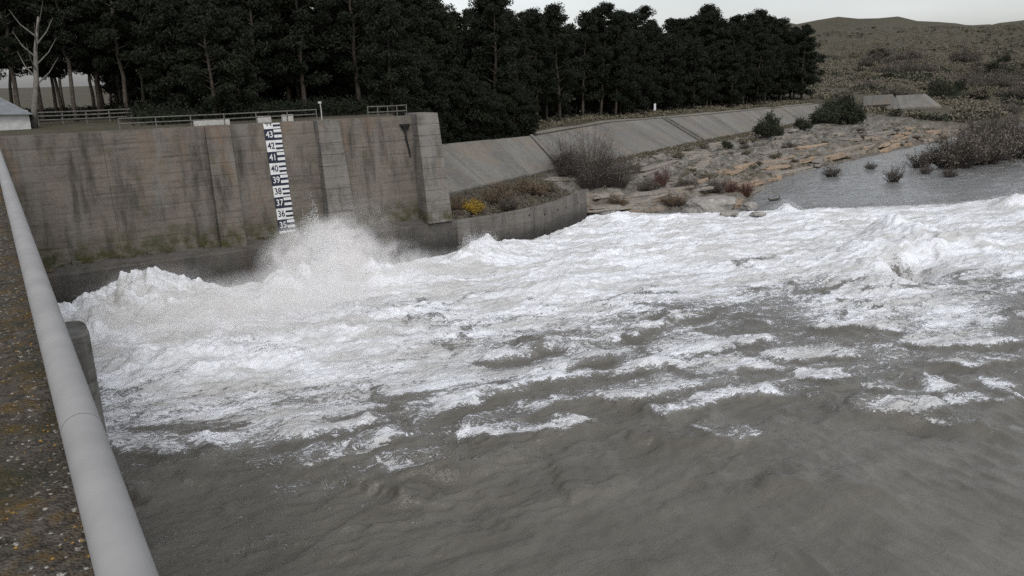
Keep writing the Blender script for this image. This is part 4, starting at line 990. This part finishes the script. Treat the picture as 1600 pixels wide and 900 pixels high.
# ================================================================== SPRAY
def droplets():
    g = np.random.default_rng(8); P = []; 
    for mx, my, mh, sx, sy, n in [(20.2, 59.5, 5.6, 1.7, 1.8, 30000), (22.4, 60.5, 5.0, 1.6, 1.8, 20000), (17.8, 58.5, 3.4, 1.6, 2.2, 5000), (6.8, 59, 3.3, 2.4, 2.6, 4000), (10, 59, 2.6, 2, 2.5, 3000), (25.5, 60, 3.0, 1.8, 2, 4000), (36, 62, 2.6, 1.8, 1.6, 3500), (38.5, 63.3, 2.4, 1.4, 1.2, 2500), (30, 60, 1.6, 2, 2, 1800)]:
        d = g.normal(size=(n, 2)); r2_ = (d**2).sum(1); z = mh*np.exp(-r2_*.45)*g.uniform(.45, 1.12, n)**1.0
        clump = billow(d[:, 0]*1.5+mx, d[:, 1]*1.5, 3, 55); z *= .75+.9*clump
        P.append(np.stack([mx+d[:, 0]*sx*.75, my+d[:, 1]*sy*.75, z], -1))
    for px, py, n, hh in [(1228, 331, 1500, 1.5), (1395, 372, 3000, 2.6), (1585, 322, 1500, 2.0)]:
        q = at(px, py); d = g.normal(size=(n, 2)); P.append(np.stack([q[0]+d[:, 0]*1.2, q[1]+d[:, 1]*1.0, hh*np.exp(-(d**2).sum(1)*.4)*g.uniform(.4, 1.1, n)], -1))
    P = np.concatenate(P); P = P[(P[:, 1] < 66.0)]; n = len(P)
    s = g.uniform(.008, .030, n)[:, None, None]; T4 = np.array([(1, 0, -.6), (-.5, .87, -.6), (-.5, -.87, -.6), (0, 0, 1.)])
    V = (T4[None]*s+P[:, None]).reshape(-1, 3); Fq = (np.array([(0, 1, 3), (1, 2, 3), (2, 0, 3), (0, 2, 1)])[None]+np.arange(n)[:, None, None]*4).reshape(-1, 3)
    return mesh_np('spray_droplets', V, Fq, False)
M['drop'] = mat_plain('white_droplets', (.8, .81, .82), .9, .02)
tag(link('spray_droplets', droplets(), M['drop']), 'fine white spray droplets thrown up over the boiling water by the wall', 'spray', kind='stuff')
def mist():
    x0, x1, y0, y1, z0, z1 = -1, 44, 42, 66.2, -.5, 9.5
    m = MB(); m.box((x0, y0, z0), (x1, y1, z1)); me = m.mesh('mist')
    t = NT('mist_volume'); t.n.remove(t.b)
    pv_ = t.n.new('ShaderNodeVolumePrincipled'); pv_.inputs['Color'].default_value = (1, .985, .97, 1); pv_.inputs['Anisotropy'].default_value = .0
    tot = None
    for cx_, cy_, cz_, rx_, ry_, rz_m, k in [(20.3, 59.5, 2.2, 5.4, 3.8, 4.9, 3.2), (22.8, 60.5, 2.4, 3.6, 3.2, 4.4, 3.0), (9, 54, 1.2, 9, 6, 3.0, .35), (15, 53, 1.4, 11, 7.5, 3.2, .75), (8, 60, 2.2, 6, 3.2, 2.6, .35), (29, 57, 1.0, 6, 4.5, 2.4, .35), (26.5, 60, 1.6, 4.2, 3.4, 2.8, .8), (36.5, 61.5, 1.2, 3, 2.4, 2.0, .4), (25.5, 63, 4.0, 4.5, 2.6, 4.5, .15)]:
        va = t.n.new('ShaderNodeVectorMath'); va.operation = 'SUBTRACT'; t.L(t.pos, va.inputs[0]); va.inputs[1].default_value = (cx_, cy_, cz_)
        vb = t.n.new('ShaderNodeVectorMath'); vb.operation = 'DIVIDE'; t.L(va.outputs[0], vb.inputs[0]); vb.inputs[1].default_value = (rx_, ry_, rz_m)
        vl = t.n.new('ShaderNodeVectorMath'); vl.operation = 'LENGTH'; t.L(vb.outputs[0], vl.inputs[0])
        q = t.rng(vl.outputs['Value'], 1, .1, 0, k, True)
        tot = q if tot is None else t.math('ADD', tot, q)
    nz = t.math('MULTIPLY', t.rng(t.noise(t.pos, .6, 7, .7, .6), .40, .60), t.rng(t.noise(t.pos, 2.2, 5, .7), .32, .6, .35, 1))
    t.L(t.math('MULTIPLY', t.math('MULTIPLY', tot, nz), 1.5), pv_.inputs['Density'])
    t.L(pv_.outputs[0], t.n['Material Output'].inputs['Volume'])
    o = link('mist', me, t.m); return tag(o, 'white mist drifting over the boiling water in front of the wall', 'mist', kind='stuff')
mist()
